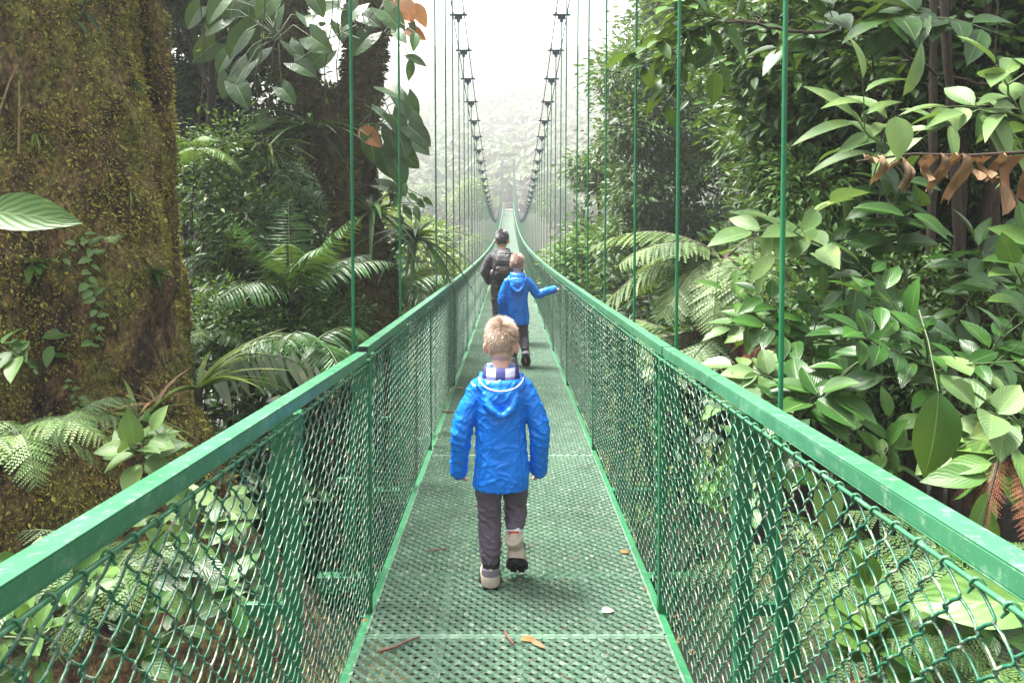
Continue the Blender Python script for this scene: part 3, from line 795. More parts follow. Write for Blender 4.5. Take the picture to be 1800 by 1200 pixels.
tree('leafy_bush','dark leafy bush in the shade below the tree fern','bush',gb(1180,10),
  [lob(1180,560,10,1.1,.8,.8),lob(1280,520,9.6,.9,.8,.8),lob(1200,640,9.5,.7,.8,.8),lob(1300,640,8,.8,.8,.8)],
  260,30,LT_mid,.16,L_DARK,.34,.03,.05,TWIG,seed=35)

# right: wall of broad leaved trees
WALL=[
 ('tree with big glossy leaves at the top right behind the nearest hanger rod',1420,70,6.2,[(1350,40,6.4,.7,.6,.5),(1450,90,6.2,.8,.6,.6),(1560,40,6.2,.8,.7,.5),(1400,190,6.6,.7,.6,.5)],300,18,LT_oval,.135,L_MIDT,.36),
 ('broad leaved tree filling the top right corner above the pale sprig',1720,60,5.4,[(1700,30,5.4,.8,.6,.5),(1790,110,5.2,.6,.6,.5),(1620,110,5.7,.7,.6,.5),(1850,20,5.4,.7,.6,.6)],290,18,LT_oval,.14,L_MID,.36),
 ('bushy tree with light green leaves just right of the nearest right rod',1450,280,7.0,[(1430,260,7,.8,.6,.7),(1500,330,7.2,.8,.7,.6),(1390,330,7.4,.4,.6,.6),(1450,420,7,.7,.6,.5),(1350,220,7.6,.5,.6,.6)],420,26,LT_mid,.10,L_MIDT,.30),
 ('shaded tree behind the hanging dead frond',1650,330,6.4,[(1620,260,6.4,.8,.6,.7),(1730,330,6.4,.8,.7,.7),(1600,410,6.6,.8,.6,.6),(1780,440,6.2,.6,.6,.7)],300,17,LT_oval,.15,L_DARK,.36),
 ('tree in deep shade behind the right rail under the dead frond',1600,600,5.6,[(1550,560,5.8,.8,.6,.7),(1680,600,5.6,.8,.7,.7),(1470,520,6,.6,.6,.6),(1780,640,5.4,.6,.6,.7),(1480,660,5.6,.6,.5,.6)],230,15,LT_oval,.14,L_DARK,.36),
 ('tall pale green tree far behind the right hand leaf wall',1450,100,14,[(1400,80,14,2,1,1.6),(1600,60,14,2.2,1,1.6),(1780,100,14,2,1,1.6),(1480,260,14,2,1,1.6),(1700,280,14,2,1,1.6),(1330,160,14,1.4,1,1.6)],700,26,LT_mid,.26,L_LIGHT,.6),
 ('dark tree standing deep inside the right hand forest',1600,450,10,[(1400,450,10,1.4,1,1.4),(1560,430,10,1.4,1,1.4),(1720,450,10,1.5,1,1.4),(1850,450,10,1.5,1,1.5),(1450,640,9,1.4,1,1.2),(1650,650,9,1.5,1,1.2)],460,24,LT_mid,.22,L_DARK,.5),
]
for i,(lb,bx,by,Y,lbs,ncl,nlv,T,sz,mt,clr) in enumerate(WALL):
    tree('broadleaf_tree',lb,'tree',gb(bx,Y),[lob(*q) for q in lbs],ncl,nlv,T,sz,mt,clr,.035,.06,TWIG,seed=40+i,shell=.2)
# bare crossing branches
def bare_branch(label,pix,Y,r0,twigs=6,seed=0,leafm=None,size=.14,T=LT_oval,per=7):
    rng=np.random.default_rng(seed); P=np.array([at(a,b_,Y) for a,b_ in pix]); base=P[0].copy(); P=P-base; bs,bl=MB(),MB()
    tt=np.linspace(0,1,24); Q,_=interp(P,tt); Q+=rng.normal(0,.008,Q.shape); bs.tube(Q,np.linspace(r0,r0*.3,24),6)
    for k in range(twigs):
        p,D=interp(Q,np.array([rng.uniform(.25,1)])); c=curve(p[0],D[0]+rng.normal(0,.6,3),rng.uniform(.25,.6),.3,7,rng,.12); bs.tube(c,np.linspace(r0*.35,r0*.12,7),4,cap=False)
        if leafm: leaves_on(bl,rng,c,per,T,size,.3,1,.8,.35,-.15,bs,.02)
    t=thing('branch',label,'branch',tuple(base)); bs.build('wood',TWIG,t,True)
    if leafm: bl.build('leaves',leafm,t,True)
bare_branch('dark bare branch slanting across the top right from upper left',[(1330,40),(1440,75),(1500,140),(1560,195),(1640,260)],5.0,.018,7,1)
bare_branch('thin pale branch forking beneath the pale sprig at the right',[(1800,150),(1720,150),(1640,130),(1560,80),(1480,60),(1400,30)],4.6,.014,8,2,L_MID)
bare_branch('arching branch with big leaves reaching in front of the hazy sky at top right',[(1440,60),(1380,55),(1310,45),(1260,35),(1215,60),(1180,95)],4.2,.012,12,3,L_MIDT,.17,LT_oval,7)
bare_branch('branch with hanging grey green leaves at the very top beside the second right rod',[(1400,-20),(1330,0),(1270,-5),(1220,5),(1160,0)],4.4,.012,9,4,L_BIG,.22,LT_oval,5)
for i,(px,Y,x2,lb) in enumerate([(1625,4.9,1628,'thin reddish trunk behind the light round leaf'),(1680,5.2,1682,'second thin trunk to the right of the reddish one'),(1560,6.2,1555,'dark thin trunk in the shade left of the round leaf'),(1770,5.0,1700,'slanting thin trunk near the right edge'),(1720,4.4,1610,'thin trunk leaning left from below the dead frond')]):
    b=MB(); p0=gb(px,Y); top=at(x2,-160,Y)-p0+np.array([0,0,1.2]); bark_tube(b,[(0,0,0),top*.5+np.array([.05,0,0]),top],[.035,.028,.02],.08,8,.006,9)
    t=thing('slender_tree',lb,'tree',tuple(p0)); b.build('trunk',TWIG,t,True)
    rng=np.random.default_rng(400+i); bl,bs=crown_mb(rng,[(top+np.array([-.9,.1,.6]),(1.5,1.2,.6)),(top+np.array([.5,0,.5]),(1.4,1.3,.6))],26,16,LT_mid,.2,.42,tuple(top),.02,.3); bl.build('crown',L_MID,t); bs.build('branches',TWIG,t)  # unseen crown and branches added overhead to shade the leaves below

# ------------------------------------------------------------------ right: nearer shrubs with clear leaves
def sprig(name,label,root,tip,Y,T,size,mat,n,seed,cat='shrub',twigs=3,twl=.25,pair=True,out=.9,dr=-.1,upj=.3,group=None,face=(0,-.6,1)):
    rng=np.random.default_rng(seed); a=at(*root,Y) if len(root)==2 else at(*root); b_=at(*tip,Y) if len(tip)==2 else at(*tip)
    base=a.copy(); d=b_-a; bs,bl=MB(),MB(); tt=np.linspace(0,1,14)[:,None]; P=d*tt+np.array([0,0,1])*np.sin(tt*PI)*.08*np.linalg.norm(d)*.6+rng.normal(0,.006,(14,3)); bs.tube(P,np.linspace(.009,.003,14),5)
    def lv(P,n,t0=.35,s=1):
        t=np.linspace(t0,1,n); Q,D=interp(P,t); az=rng.uniform(0,6)+np.arange(n)*(PI if pair else 2.4)+(np.arange(n)//2)*.6
        side=norm(np.cross(D,np.array(face,float)+0*D)); up=np.cross(side,D)
        s_=np.where(np.arange(n)%2==0,1,-1)[:,None]; dd=norm(side*s_*out+D*.45+np.array([0,0,dr])+rng.normal(0,.2,(n,3)))
        dd[-1]=D[-1]
        bl.inst(T,orient(dd,np.array(face,float)+rng.normal(0,upj,(n,3)),size*s*rng.uniform(.75,1.15,n)),Q+dd*.015)
    lv(P,n)
    for k in range(twigs):
        p,D=interp(P,np.array([rng.uniform(.3,.9)])); c=curve(p[0],D[0]*.6+rng.normal(0,.55,3),twl*rng.uniform(.7,1.2),.3,7,rng,.06); bs.tube(c,np.linspace(.005,.002,7),4,cap=False); lv(c,max(4,n//2),.3,.9)
    return plant(name,label,cat,base,bl,bs,mat,STEM,group,smooth=True,leafname='leaves')
S=[
 ('glossy_shrub','glossy light shrub with paired oval leaves standing in front of the deep shade at right',(1690,800),(1600,560),3.1,LT_oval,.165,L_SHINE,12,60,'shrub',6,.42),
 ('glossy_shrub','glossy sprig with paired leaves reaching left toward the nearest right rod',(1700,690),(1500,590),3.0,LT_oval,.16,L_SHINE,9,61,'shrub',3,.3),
 ('glossy_shrub','glossy sprig rising toward the right edge above the lobed leaves',(1700,720),(1760,600),3.1,LT_oval,.16,L_SHINE,8,62,'shrub',3,.3),
 ('pale_shrub','pale green broad leaves at the right edge below the dead frond',(1830,620),(1790,470),2.9,LT_broad,.17,L_LIGHT,7,63,'shrub',2,.25),
 ('pale_sprig','pale pointed leaves on a sprig near the top right edge',(1840,300),(1745,120),3.2,LT_oval,.20,L_PALE,11,64,'shrub',4,.28),
 ('pale_sprig','row of long pale leaves hanging at the right edge above the dead frond',(1830,215),(1690,200),3.2,LT_long,.26,L_PALE,8,65,'shrub',2,.25),
 ('lobed_shrub','light lobed leaves at the right edge above the rust brown fern',(1850,780),(1720,720),2.7,LT_broad,.20,L_PALE,8,66,'shrub',3,.25),
 ('lobed_shrub','broad light toothed leaf pair above the right rail near the right edge',(1850,760),(1735,820),2.6,LT_oval,.24,L_LIGHT,4,67,'shrub',1,.2),
 ('broadleaf_shrub','shrub with long hanging blotched leaves below the bushy light tree',(1490,640),(1480,410),3.9,LT_oval,.22,L_MID,14,68,'shrub',4,.4),
 ('broadleaf_shrub','pale grey leaves fanned out just right of the nearest right rod',(1500,470),(1370,400),3.7,LT_oval,.25,L_PALE,9,69,'shrub',3,.3),
 ('broadleaf_shrub','dark large leaved shrub just behind the right rail and the nearest right rod',(1440,720),(1420,560),3.6,LT_oval,.18,L_SHINE,14,70,'shrub',4,.35),
 ('broadleaf_shrub','cluster of grey round leaves resting behind the right rail beyond the nearest rod',(1400,760),(1440,690),3.0,LT_broad,.20,L_BIG,9,71,'shrub',3,.2),
 ('broadleaf_shrub','hanging spotted leaves behind the light round leaf under the dead frond',(1600,520),(1560,350),3.8,LT_ovalbig,.24,L_BIG,11,72,'shrub',4,.3),
 ('broadleaf_shrub','pale long leaves left of the light round leaf',(1600,330),(1500,210),3.9,LT_long,.34,L_PALE,9,73,'shrub',3,.3),
 ('broadleaf_shrub','large leaves catching light in the upper right beside the branch',(1560,160),(1440,40),4.6,LT_oval,.30,L_MID,11,74,'shrub',4,.4),
 ('broadleaf_shrub','silver backed leaves at the top of the frame above the dead frond',(1720,80),(1600,20),4.2,LT_oval,.32,L_BIG,10,75,'shrub',4,.35),
 ('broadleaf_shrub','leafy sprig just behind the second right rod beside the tree fern',(1400,600),(1330,560),5.0,LT_oval,.26,L_LIGHT,9,76,'shrub',3,.3),
 ('broadleaf_shrub','low pale leaves behind the right rail beside the brown fronds',(1420,700),(1340,660),4.4,LT_broad,.24,L_PALE,9,77,'shrub',3,.25),
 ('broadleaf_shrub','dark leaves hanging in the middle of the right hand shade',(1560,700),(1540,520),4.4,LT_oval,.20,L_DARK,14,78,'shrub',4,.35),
 ('broadleaf_shrub','leafy sprig low behind the right rail in front of the dark hollow',(1600,900),(1560,790),2.9,LT_oval,.15,L_LIGHT,9,79,'shrub',4,.22),
 ('broadleaf_shrub','mid green shrub near the right edge behind the pale broad leaves',(1760,560),(1720,430),4.0,LT_oval,.22,L_SHINE,12,80,'shrub',5,.4),
]
for a in S: sprig(*a)
def big_leaf(name,label,px,py,Y,T,size,d,n,mat,stem=None):
    p=at(px,py,Y); bl,bs=MB(),MB(); d=np.array(d,float); d/=np.linalg.norm(d)
    bl.inst(T,orient(d[None],np.array(n,float)[None],np.array([size])),np.zeros((1,3))); e=np.array(stem if stem else -d*.4-np.array([0,0,.3])); bs.tube([(0,0,0),e*.5+np.array([0,0,.03]),e],[.0022,.003,.004],6)
    return plant(name,label,'leaf',p,bl,bs,mat,STEM,leafname='blade',stemname='stalk',smooth=True)
big_leaf('large_leaf','large dark veined leaf hanging point down behind the right rail',1655,690,2.55,LT_ovalbig,.33,(-.10,-.12,-1),(-.15,-1,.25),L_BIG,(.1,.3,.25))
big_leaf('large_leaf','light round leaf facing the viewer in the upper right',1572,205,2.9,LT_broad,.185,(0,-.25,-1),(0,-1,.35),L_PALE,(.05,.3,-.3))
big_leaf('large_leaf','pale leaf blade jutting in from the left edge in front of the mossy trunk',-40,372,2.0,LT_oval,.27,(1,0,-.02),(.1,-1.3,.8),L_LIGHT,(-.4,.1,-.2))
big_leaf('large_leaf','long light green leaf low at the right edge seen through the chain link',1850,1075,1.75,LT_ovalbig,.30,(-1,.2,.02),(.1,-.8,1),L_LIGHT,(.3,.1,-.4))
big_leaf('large_leaf','pale heart leaf seen through the chain link of the right panel',1460,870,2.9,LT_heart,.16,(-.1,-.2,-1),(0,-1,.35),L_PALE)
big_leaf('large_leaf','long arching light leaf behind the left rail with a red tip',350,690,3.9,LT_strap,.0001,(1,0,0),(0,0,1),L_LIGHT) if False else None
# hanging dead frond
def dead_frond():
    rng=np.random.default_rng(6); Y=3.0; P=np.array([at(a,b_,Y) for a,b_ in [(1505,284),(1600,271),(1700,274),(1800,268),(1900,280)]]); base=P[-1].copy(); P-=base
    bs,bl=MB(),MB(); tt=np.linspace(0,1,20); Q,_=interp(P,tt); bs.tube(Q,np.linspace(.005,.010,20),5)
    strips=[]
    spec=[(1545,.10,.035),(1590,.12,.035),(1632,.09,.05),(1650,.13,.04),(1688,.17,.05),(1712,.09,.05),(1730,.08,.05),(1750,.09,.05),(1783,.21,.08),(1668,.07,.04),(1572,.05,.02),(1530,.03,.015),(1810,.17,.08),(1840,.16,.08)]
    for px,l,wd in spec:
        l*=1.15; wd*=1.8
        p=at(px,273,Y)-base; n=12; V=[];F=[]; ph=rng.uniform(0,6); lean=rng.uniform(-.25,.2)
        U=[]
        for j in range(n+1):
            v=j/n; w_=wd*(.75+.25*math.sin(v*2.5+ph))*(1+.2*math.sin(v*11+ph)*v)
            for i in range(5):
                u=i/4-.5; tw=.3*math.sin(v*3+ph)+.35; lr=l*(1+.12*math.sin(i*2.3+ph*3)*v)
                V.append(p+np.array([u*w_*math.cos(tw)+lean*l*v, u*w_*math.sin(tw)+.018*math.sin(u*9+v*5+ph)+.05*math.sin(v*4+ph), -v*lr+.012*math.sin(u*12+ph)])); U.append((i/4,v))
        F=[[j*5+i,j*5+i+1,j*5+i+6,j*5+i+5] for j in range(n) for i in range(4)]
        strips.append(MB().add(V,F,U))
    plant('dead_frond','brown dried frond with ragged strips hanging from a level stalk at the upper right','frond',base,strips[0],bs,L_DEAD,TWIG,leafname='dry_strip',stemname='stalk',smooth=True)
    t=bpy.data.objects['dead_frond']
    for q in strips[1:]: q.build('dry_strip',L_DEAD,t,True)
dead_frond()

# ------------------------------------------------------------------ ferns
def fern_plant(name,label,pos,n,length,mat,seed,elev=(.4,1.1),bend=1.6,pl=.16,npn=20,T=None,spread=2*PI,az0=0,pal=False,trunk=None,rr=.005,cat='fern',prof='fern',group=None,smat=STEM,droop=-.25):
    rng=np.random.default_rng(seed); bl,bs=MB(),MB(); T=PT_small if T is None else T
    for i in range(n):
        az=az0+spread*(i+rng.uniform(-.3,.3))/n-spread/2
        frond(bl,bs,rng,(0,0,0),az,rng.uniform(*elev),length*rng.uniform(.75,1.1),bend*rng.uniform(.8,1.2),npn,pl*rng.uniform(.9,1.1),T,rr,prof,droop=droop)
    t=thing(name,label,cat,tuple(pos)); 
    bs.build('stalks',smat,t,True); bl.build('fronds',mat,t)
    if trunk:
        b=MB(); bark_tube(b,[(0,0,-trunk),(.05,0,-trunk*.5),(0,0,.02)],[.14,.11,.09],.04,14,.04,9); b.build('trunk',TWIG_D,t,True)
    return t
fern_plant('tree_fern','tree fern with a wide feathery crown in the middle right',at(1275,455,6.6),17,1.35,L_TFERN,81,(.15,.75),1.35,.32,30,PT,2*PI,0,trunk=2.2,rr=.012,smat=TWIG)
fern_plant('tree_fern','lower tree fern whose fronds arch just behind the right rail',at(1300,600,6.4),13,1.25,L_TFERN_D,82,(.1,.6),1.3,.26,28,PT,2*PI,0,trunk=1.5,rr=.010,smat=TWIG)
fern_plant('tree_fern','small tree fern leaning over the rail left of the lower one',at(1180,590,8.2),11,.95,L_TFERN,83,(.2,.7),1.3,.22,24,PT,2*PI,0,trunk=1.5,rr=.009,smat=TWIG)
def brown_fronds(label,px,py,Y,seed,n=7,l=.8,pl=.13):
    rng=np.random.default_rng(seed); bl,bs=MB(),MB()
    for i in range(n): frond(bl,bs,rng,(rng.normal(0,.05),rng.normal(0,.05),0),rng.uniform(0,6.3),-.6+rng.uniform(-.3,.3),l*rng.uniform(.7,1.1),.8,20,pl,PT_small,.005)
    plant('dead_fern','%s'%label,'fern',at(px,py,Y),bl,bs,L_RUSTF,TWIG,leafname='fronds',stemname='stalks')
brown_fronds('rust brown dead fronds hanging beside the lower tree fern',1310,535,6.0,84,9,.75)
brown_fronds('rust brown dead fronds hanging close left of the nearest right rod',1350,570,5.4,85,6,.6)
brown_fronds('rust brown fern against the right edge below the lobed leaves',1800,800,2.6,86,7,.36,.055)
FN=[('large light fern seen through the right chain link panel',1470,1030,2.6,8,.48,L_FERN,.12),
 ('fern at the bottom right corner seen through the chain link',1690,990,2.2,7,.38,L_FERN,.10),
 ('drooping fern low in the middle of the right chain link',1600,1150,2.3,7,.40,L_FERN,.10),
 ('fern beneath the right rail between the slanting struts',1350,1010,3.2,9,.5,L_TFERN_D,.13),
 ('small bright fern at the lower right beside the yellow green leaf',1760,1190,2.0,6,.30,L_FERN,.09)]
for i,(lb,px,py,Y,n,l,mt,pl) in enumerate(FN): fern_plant('fern',lb,at(px,py,Y),n,l,mt,90+i,(.2,1.0),1.5,pl,20)
LN=[('pale fern at the left edge below the mossy trunk',28,770,3.0,8,.42,L_PALE,.12,PT_small),
 ('light fern beside the foot of the mossy trunk',120,740,3.3,8,.36,L_FERN,.10,PT_small),
 ('fern seen through the left chain link in the lower left',190,1020,2.3,8,.38,L_FERN,.10,PT_small),
 ('fern growing behind the mossy trunk halfway up its right side',345,265,6.2,6,.5,L_LIGHT,.11,None),
 ('fern growing on the ground right of the mossy trunk behind the rail',355,590,6.0,7,.6,L_FERN,.14,None),
 ('small fern on the middle of the mossy trunk',195,420,3.75,3,.13,L_PALE,.04,PT_small)]
for i,(lb,px,py,Y,n,l,mt,pl,T) in enumerate(LN): fern_plant('fern',lb,at(px,py,Y),n,l,mt,110+i,(.2,1.0),1.5,pl,18,T)

# ------------------------------------------------------------------ palms at the left
PM=[('upright young palm with bright fronds in the middle of the left forest',510,520,6.6,11,1.05,L_PALM,.32,(.5,1.35),1.0),
 ('tall feathery palm behind the young palm on the left',515,360,9.0,10,1.2,L_PALM,.36,(.3,1.3),1.2),
 ('palm spreading its fronds beside the foot of the forked tree',600,500,8.6,12,1.0,L_PALM,.30,(.2,1.2),1.2),
 ('dark palm fronds in the shade right of the mossy trunk',430,470,7.6,11,1.0,L_DARK,.30,(.2,1.1),1.3),
 ('small palm just behind the left rail under the young palm',545,610,5.6,11,.8,L_PALM,.26,(.2,1.1),1.3),
 ('palm with arching fronds low behind the left rail by the forked tree',690,520,9.5,11,1.1,L_PALM,.35,(.2,1.1),1.3)]
for i,(lb,px,py,Y,n,l,mt,pl,el,bd) in enumerate(PM):
    g=at(px,py,Y); gg=float(gz(g[0],g[1])); fern_plant('palm',lb,g,n,l,mt,130+i,el,bd,pl,26,LT_blade,trunk=max(.3,g[2]-gg),rr=.009,cat='palm',prof='palm')
def silver_frond():
    rng=np.random.default_rng(9); bl,bs=MB(),MB(); base=at(350,650,4.3)
    P=np.array([at(a,b_,4.3) for a,b_ in [(350,650),(390,632),(440,622),(500,628),(545,655)]])-base
    tt=np.linspace(0,1,16); Q,_=interp(P,tt); bs.tube(Q,np.linspace(.008,.003,16),5)
    px=np.linspace(.08,.97,9); A,D=interp(P,px); n=9
    for off,s_ in ((0,1),(.03,.9)):
        d=norm(np.stack([rng.uniform(.25,.55,n),rng.normal(-off*4,.1,n),-1+0*px],-1)); bl.inst(LT_silver,orient(d,np.array([0,-1,.5])+rng.normal(0,.25,(n,3)),(.33-.08*px)*s_),A+off)
    plant('silvery_palm_frond','single arching palm frond with drooping silvery leaflets behind the left rail','frond',base,bl,bs,L_SILV,STEM,leafname='leaflets',stemname='stalk',smooth=True)
silver_frond()
def strap(label,px,py,Y,n,l,mat,seed,el=(.3,1.2),T=LT_strap,name='bromeliad',bias=None):
    rng=np.random.default_rng(seed); az=rng.uniform(0,2*PI,n) if bias is None else rng.normal(bias[0],bias[1],n); e=rng.uniform(*el,n)
    d=np.stack([np.cos(az)*np.cos(e),np.sin(az)*np.cos(e),np.sin(e)],-1); bl=MB().inst(T,orient(d,np.array([0,0,1.0])+0*d,l*rng.uniform(.7,1.1,n)),np.zeros((n,3)))
    bs=MB().tube([(0,0,-.08),(0,0,.03)],[.02,.03],8); plant(name,label,'plant',at(px,py,Y),bl,bs,mat,TWIG,stemname='root_clump',smooth=True)
strap('bright bromeliad with arching straps right of the mossy trunk',345,690,4.0,16,.46,L_YEL,150,bias=(.2,1.0))
strap('yellowish grassy tuft growing on the foot of the mossy trunk',235,745,3.65,16,.28,L_YEL,151)
strap('second grassy tuft lower on the mossy trunk',270,720,3.7,10,.25,L_DEAD,152)
# left near bank plants
LS=[
 ('leafy_sprig','bright broad leaved sprig on top of the left rail below the mossy trunk',(240,840),(235,790),3.1,LT_broad,.17,L_PALE,7,160,'plant',3,.12),
 ('leafy_sprig','light sprig beside the grassy tuft at the trunk foot',(285,820),(280,770),3.2,LT_oval,.10,L_LIGHT,5,161,'plant',2,.1),
 ('leafy_sprig','light leaves at the left edge level with the trunk foot',(60,660),(20,610),3.3,LT_oval,.17,L_LIGHT,5,162,'plant',1,.15),
 ('low_shrub','dense light green shrub seen through the left chain link near the bottom left corner',(130,1140),(120,990),2.2,LT_broad,.13,L_LIGHT,9,163,'shrub',3,.22),
 ('low_shrub','shrub with big oval leaves behind the left chain link in the middle',(330,1160),(330,960),2.6,LT_oval,.18,L_SHINE,9,164,'shrub',4,.28),
 ('low_shrub','shrub with round pale leaves behind the left chain link near the mossy root',(330,1010),(340,900),2.9,LT_broad,.18,L_PALE,7,165,'shrub',3,.25),
 ('low_shrub','leafy shrub behind the outrigger post of the left rail',(400,1180),(400,1030),3.0,LT_oval,.15,L_MID,9,166,'shrub',4,.22),
 ('low_shrub','leafy plants at the very bottom left corner behind the chain link',(60,1230),(50,1110),1.9,LT_broad,.10,L_LIGHT,8,167,'shrub',4,.18),
 ('low_shrub','light shrub at the bottom of the left chain link near the deck',(240,1240),(230,1110),2.1,LT_oval,.12,L_MID,8,168,'shrub',4,.2),
 ('low_shrub','shady shrub behind the far left chain link panels',(500,1000),(510,880),4.8,LT_oval,.16,L_MID,9,169,'shrub',4,.3),
 ('low_shrub','pale leaved shrub low behind the right chain link beyond the post',(1290,980),(1270,830),4.0,LT_broad,.16,L_LIGHT,9,170,'shrub',4,.3),
 ('low_shrub','shrub behind the second right chain link panel',(1130,820),(1120,700),5.8,LT_oval,.2,L_LIGHT,12,171,'shrub',7,.4),
 ('low_shrub','bright pointed leaves below the dark hollow behind the right chain link',(1380,930),(1380,790),3.2,LT_oval,.18,L_MID,9,172,'shrub',4,.3),
 ('low_shrub','ribbed light leaves at the bottom of the right chain link',(1560,1230),(1540,1140),2.1,LT_broad,.16,L_LIGHT,9,173,'shrub',4,.2),
 ('low_shrub','leafy clump at the bottom right between the two ferns',(1720,1130),(1700,1040),2.2,LT_oval,.15,L_MID,10,174,'shrub',5,.2),
]
for a in LS: sprig(*a)
rng=np.random.default_rng(77)
def shrubby(label,px,Y,h,spread,nst,T,size,per,mat,seed,twigs=3):
    rng=np.random.default_rng(seed); g=gb(px,Y); bl,bs=shrub_mb(rng,h,spread,nst,T,size,per,twigs,.35); plant('understory_shrub',label,'shrub',g,bl,bs,mat,TWIG,smooth=False)
U=[(330,6.4,3.0,'dark shrub close behind the right side of the mossy trunk',L_DARK,.16),(400,7.6,3.2,'tall glossy shrub between the mossy trunk and the palms',L_SHINE,.15),(470,6.2,2.2,'shrub in the shade below the young palm',L_DARK,.16),
 (560,9.0,3.2,'light shrub between the palms and the forked tree',L_MID,.14),(620,7.4,1.6,'leafy shrub just left of the forked tree foot',L_MID,.15),(730,9.0,2.0,'shrub against the left rail right of the forked tree',L_LIGHT,.13),
 (770,11.5,2.6,'airy shrub rising over the left rail by the valley',L_YEL,.13),(380,5.0,1.4,'broad leaved shrub behind the bromeliad',L_DARK,.22),(440,5.6,1.6,'dark broad leaved shrub behind the silvery frond',L_DARK,.2)]
for i,(px,Y,h,lb,mt,sz) in enumerate(U): shrubby(lb,px,Y,h,.9,9,LT_mid,sz,16,mt,180+i,5)

# left forest trees
LT=[
 ('dense dark tree with small leaves between the mossy trunk and the forked tree',400,200,11,[(340,60,11,.9,.8,1.0),(420,170,11,1.2,.8,1.0),(330,250,11,.9,.8,1.1),(400,350,11,1.2,.8,1.0),(480,300,11.2,.8,.7,.8),(350,-40,11,1.5,.8,.8),(460,60,11.4,.7,.6,.8)],760,34,LT_mid,.15,L_DARK,.4,.55),
 ('second dark tree behind the palms on the left',400,420,13,[(360,400,13,1.6,1,1.2),(480,420,13,1.6,1,1.2),(560,480,13,1.2,1,1.0),(380,560,12,1.6,1,1.2),(560,330,14,.8,.8,.6)],620,30,LT_mid,.18,L_MIDT,.5,.3),
 ('pale sunlit tree glimpsed between the trunks of the forked tree',590,430,17,[(560,440,17,1.1,1,1.2),(640,420,17,1.0,1,1.1),(700,470,17,1.2,1,1.0),(470,330,18,1.0,1,.8)],420,30,LT_mid,.18,L_YEL,.45,.3),
 ('hazy bush above the left rail in front of the valley',740,430,19,[(730,470,19,1.0,1,.9),(780,500,19,.9,1,.7),(690,430,19,.8,1,.9),(760,410,20,.5,.6,.5)],300,28,LT_mid,.18,L_YEL,.42,.3),
 ('tall tree crown hanging over the top left above the mossy trunk',300,-100,9,[(330,-40,9,.6,.8,.5),(420,-120,9,1.2,1,.5)],200,24,LT_mid,.16,L_DARK,.4,.3),
]
for i,(lb,bx,by,Y,lbs,ncl,nlv,T,sz,mt,clr,sh) in enumerate(LT):
    tree('forest_tree',lb,'tree',gb(bx,Y),[lob(*q) for q in lbs],ncl,nlv,T,sz,mt,clr,.05,.10,TWIG_D,seed=200+i,shell=sh)

FB=[('fine leaved bush in front of the palms beside the mossy trunk',390,330,7.2,[(365,330,7.2,.35,.4,.5),(430,390,7.2,.45,.4,.4),(390,260,7.3,.3,.3,.3),(470,300,7.6,.35,.3,.3)],200,22,.075,L_MIDT),
 ('fine leaved bush low between the silvery frond and the palms',450,570,6.2,[(400,560,6.2,.4,.4,.3),(500,590,6.4,.45,.4,.25),(580,560,7,.35,.4,.3)],180,22,.075,L_MIDT),
 ('fine leaved bush in the middle of the right hand leaf wall',1480,540,5.0,[(1430,520,5.0,.35,.4,.4),(1540,470,5.2,.4,.4,.4),(1600,560,5.0,.35,.4,.4),(1480,620,4.8,.35,.3,.3)],210,22,.07,L_MIDT),
 ('fine leaved bush high in the right hand leaf wall',1600,190,5.6,[(1480,150,5.8,.4,.4,.35),(1600,170,5.6,.5,.4,.35),(1720,230,5.4,.4,.4,.35),(1430,330,5.8,.35,.4,.35)],230,22,.075,L_LIGHT),
 ('fine leaved bush near the right edge behind the glossy shrub',1740,620,4.4,[(1740,560,4.4,.35,.3,.35),(1790,700,4.2,.3,.3,.35),(1640,660,4.6,.3,.3,.35)],150,20,.065,L_MIDT)]
for i,(lb,px,py,Y,lbs,ncl,nlv,sz,mt) in enumerate(FB):
    tree('fine_leaved_bush',lb,'bush',gb(px,Y),[lob(*q) for q in lbs],ncl,nlv,LT_mid,sz,mt,.22,.015,.025,TWIG,seed=500+i,shell=.2)
rng=np.random.default_rng(610)
for i,(px,y1,Y,lb) in enumerate([(352,420,6.8,'thin vine hanging right beside the mossy trunk'),(455,330,7.0,'thin vine hanging from the left fork of the dark tree'),(590,330,7.4,'thin vine hanging between the forks'),(605,450,7.5,'long thin vine in front of the forked trunk'),(1545,420,4.6,'thin vine hanging in front of the round light leaf'),(1750,520,4.2,'thin vine hanging near the right edge')]):
    a=at(px,-60,Y); b_=at(px+rng.uniform(-20,20),y1,Y); tt=np.linspace(0,1,16)[:,None]; P=(b_-a)*tt+rng.normal(0,.012,(16,3))+np.array([.06,0,0])*np.sin(tt*5+i)
    bs=MB().tube(P-(b_-a),.006,5,cap=False); bl=MB(); leaves_on(bl,rng,P-(b_-a),9,LT_oval,.07,.2,1,.8,.4,-.4)
    plant('hanging_vine',lb,'vine',b_,bl,bs,L_MIDT,TWIG)
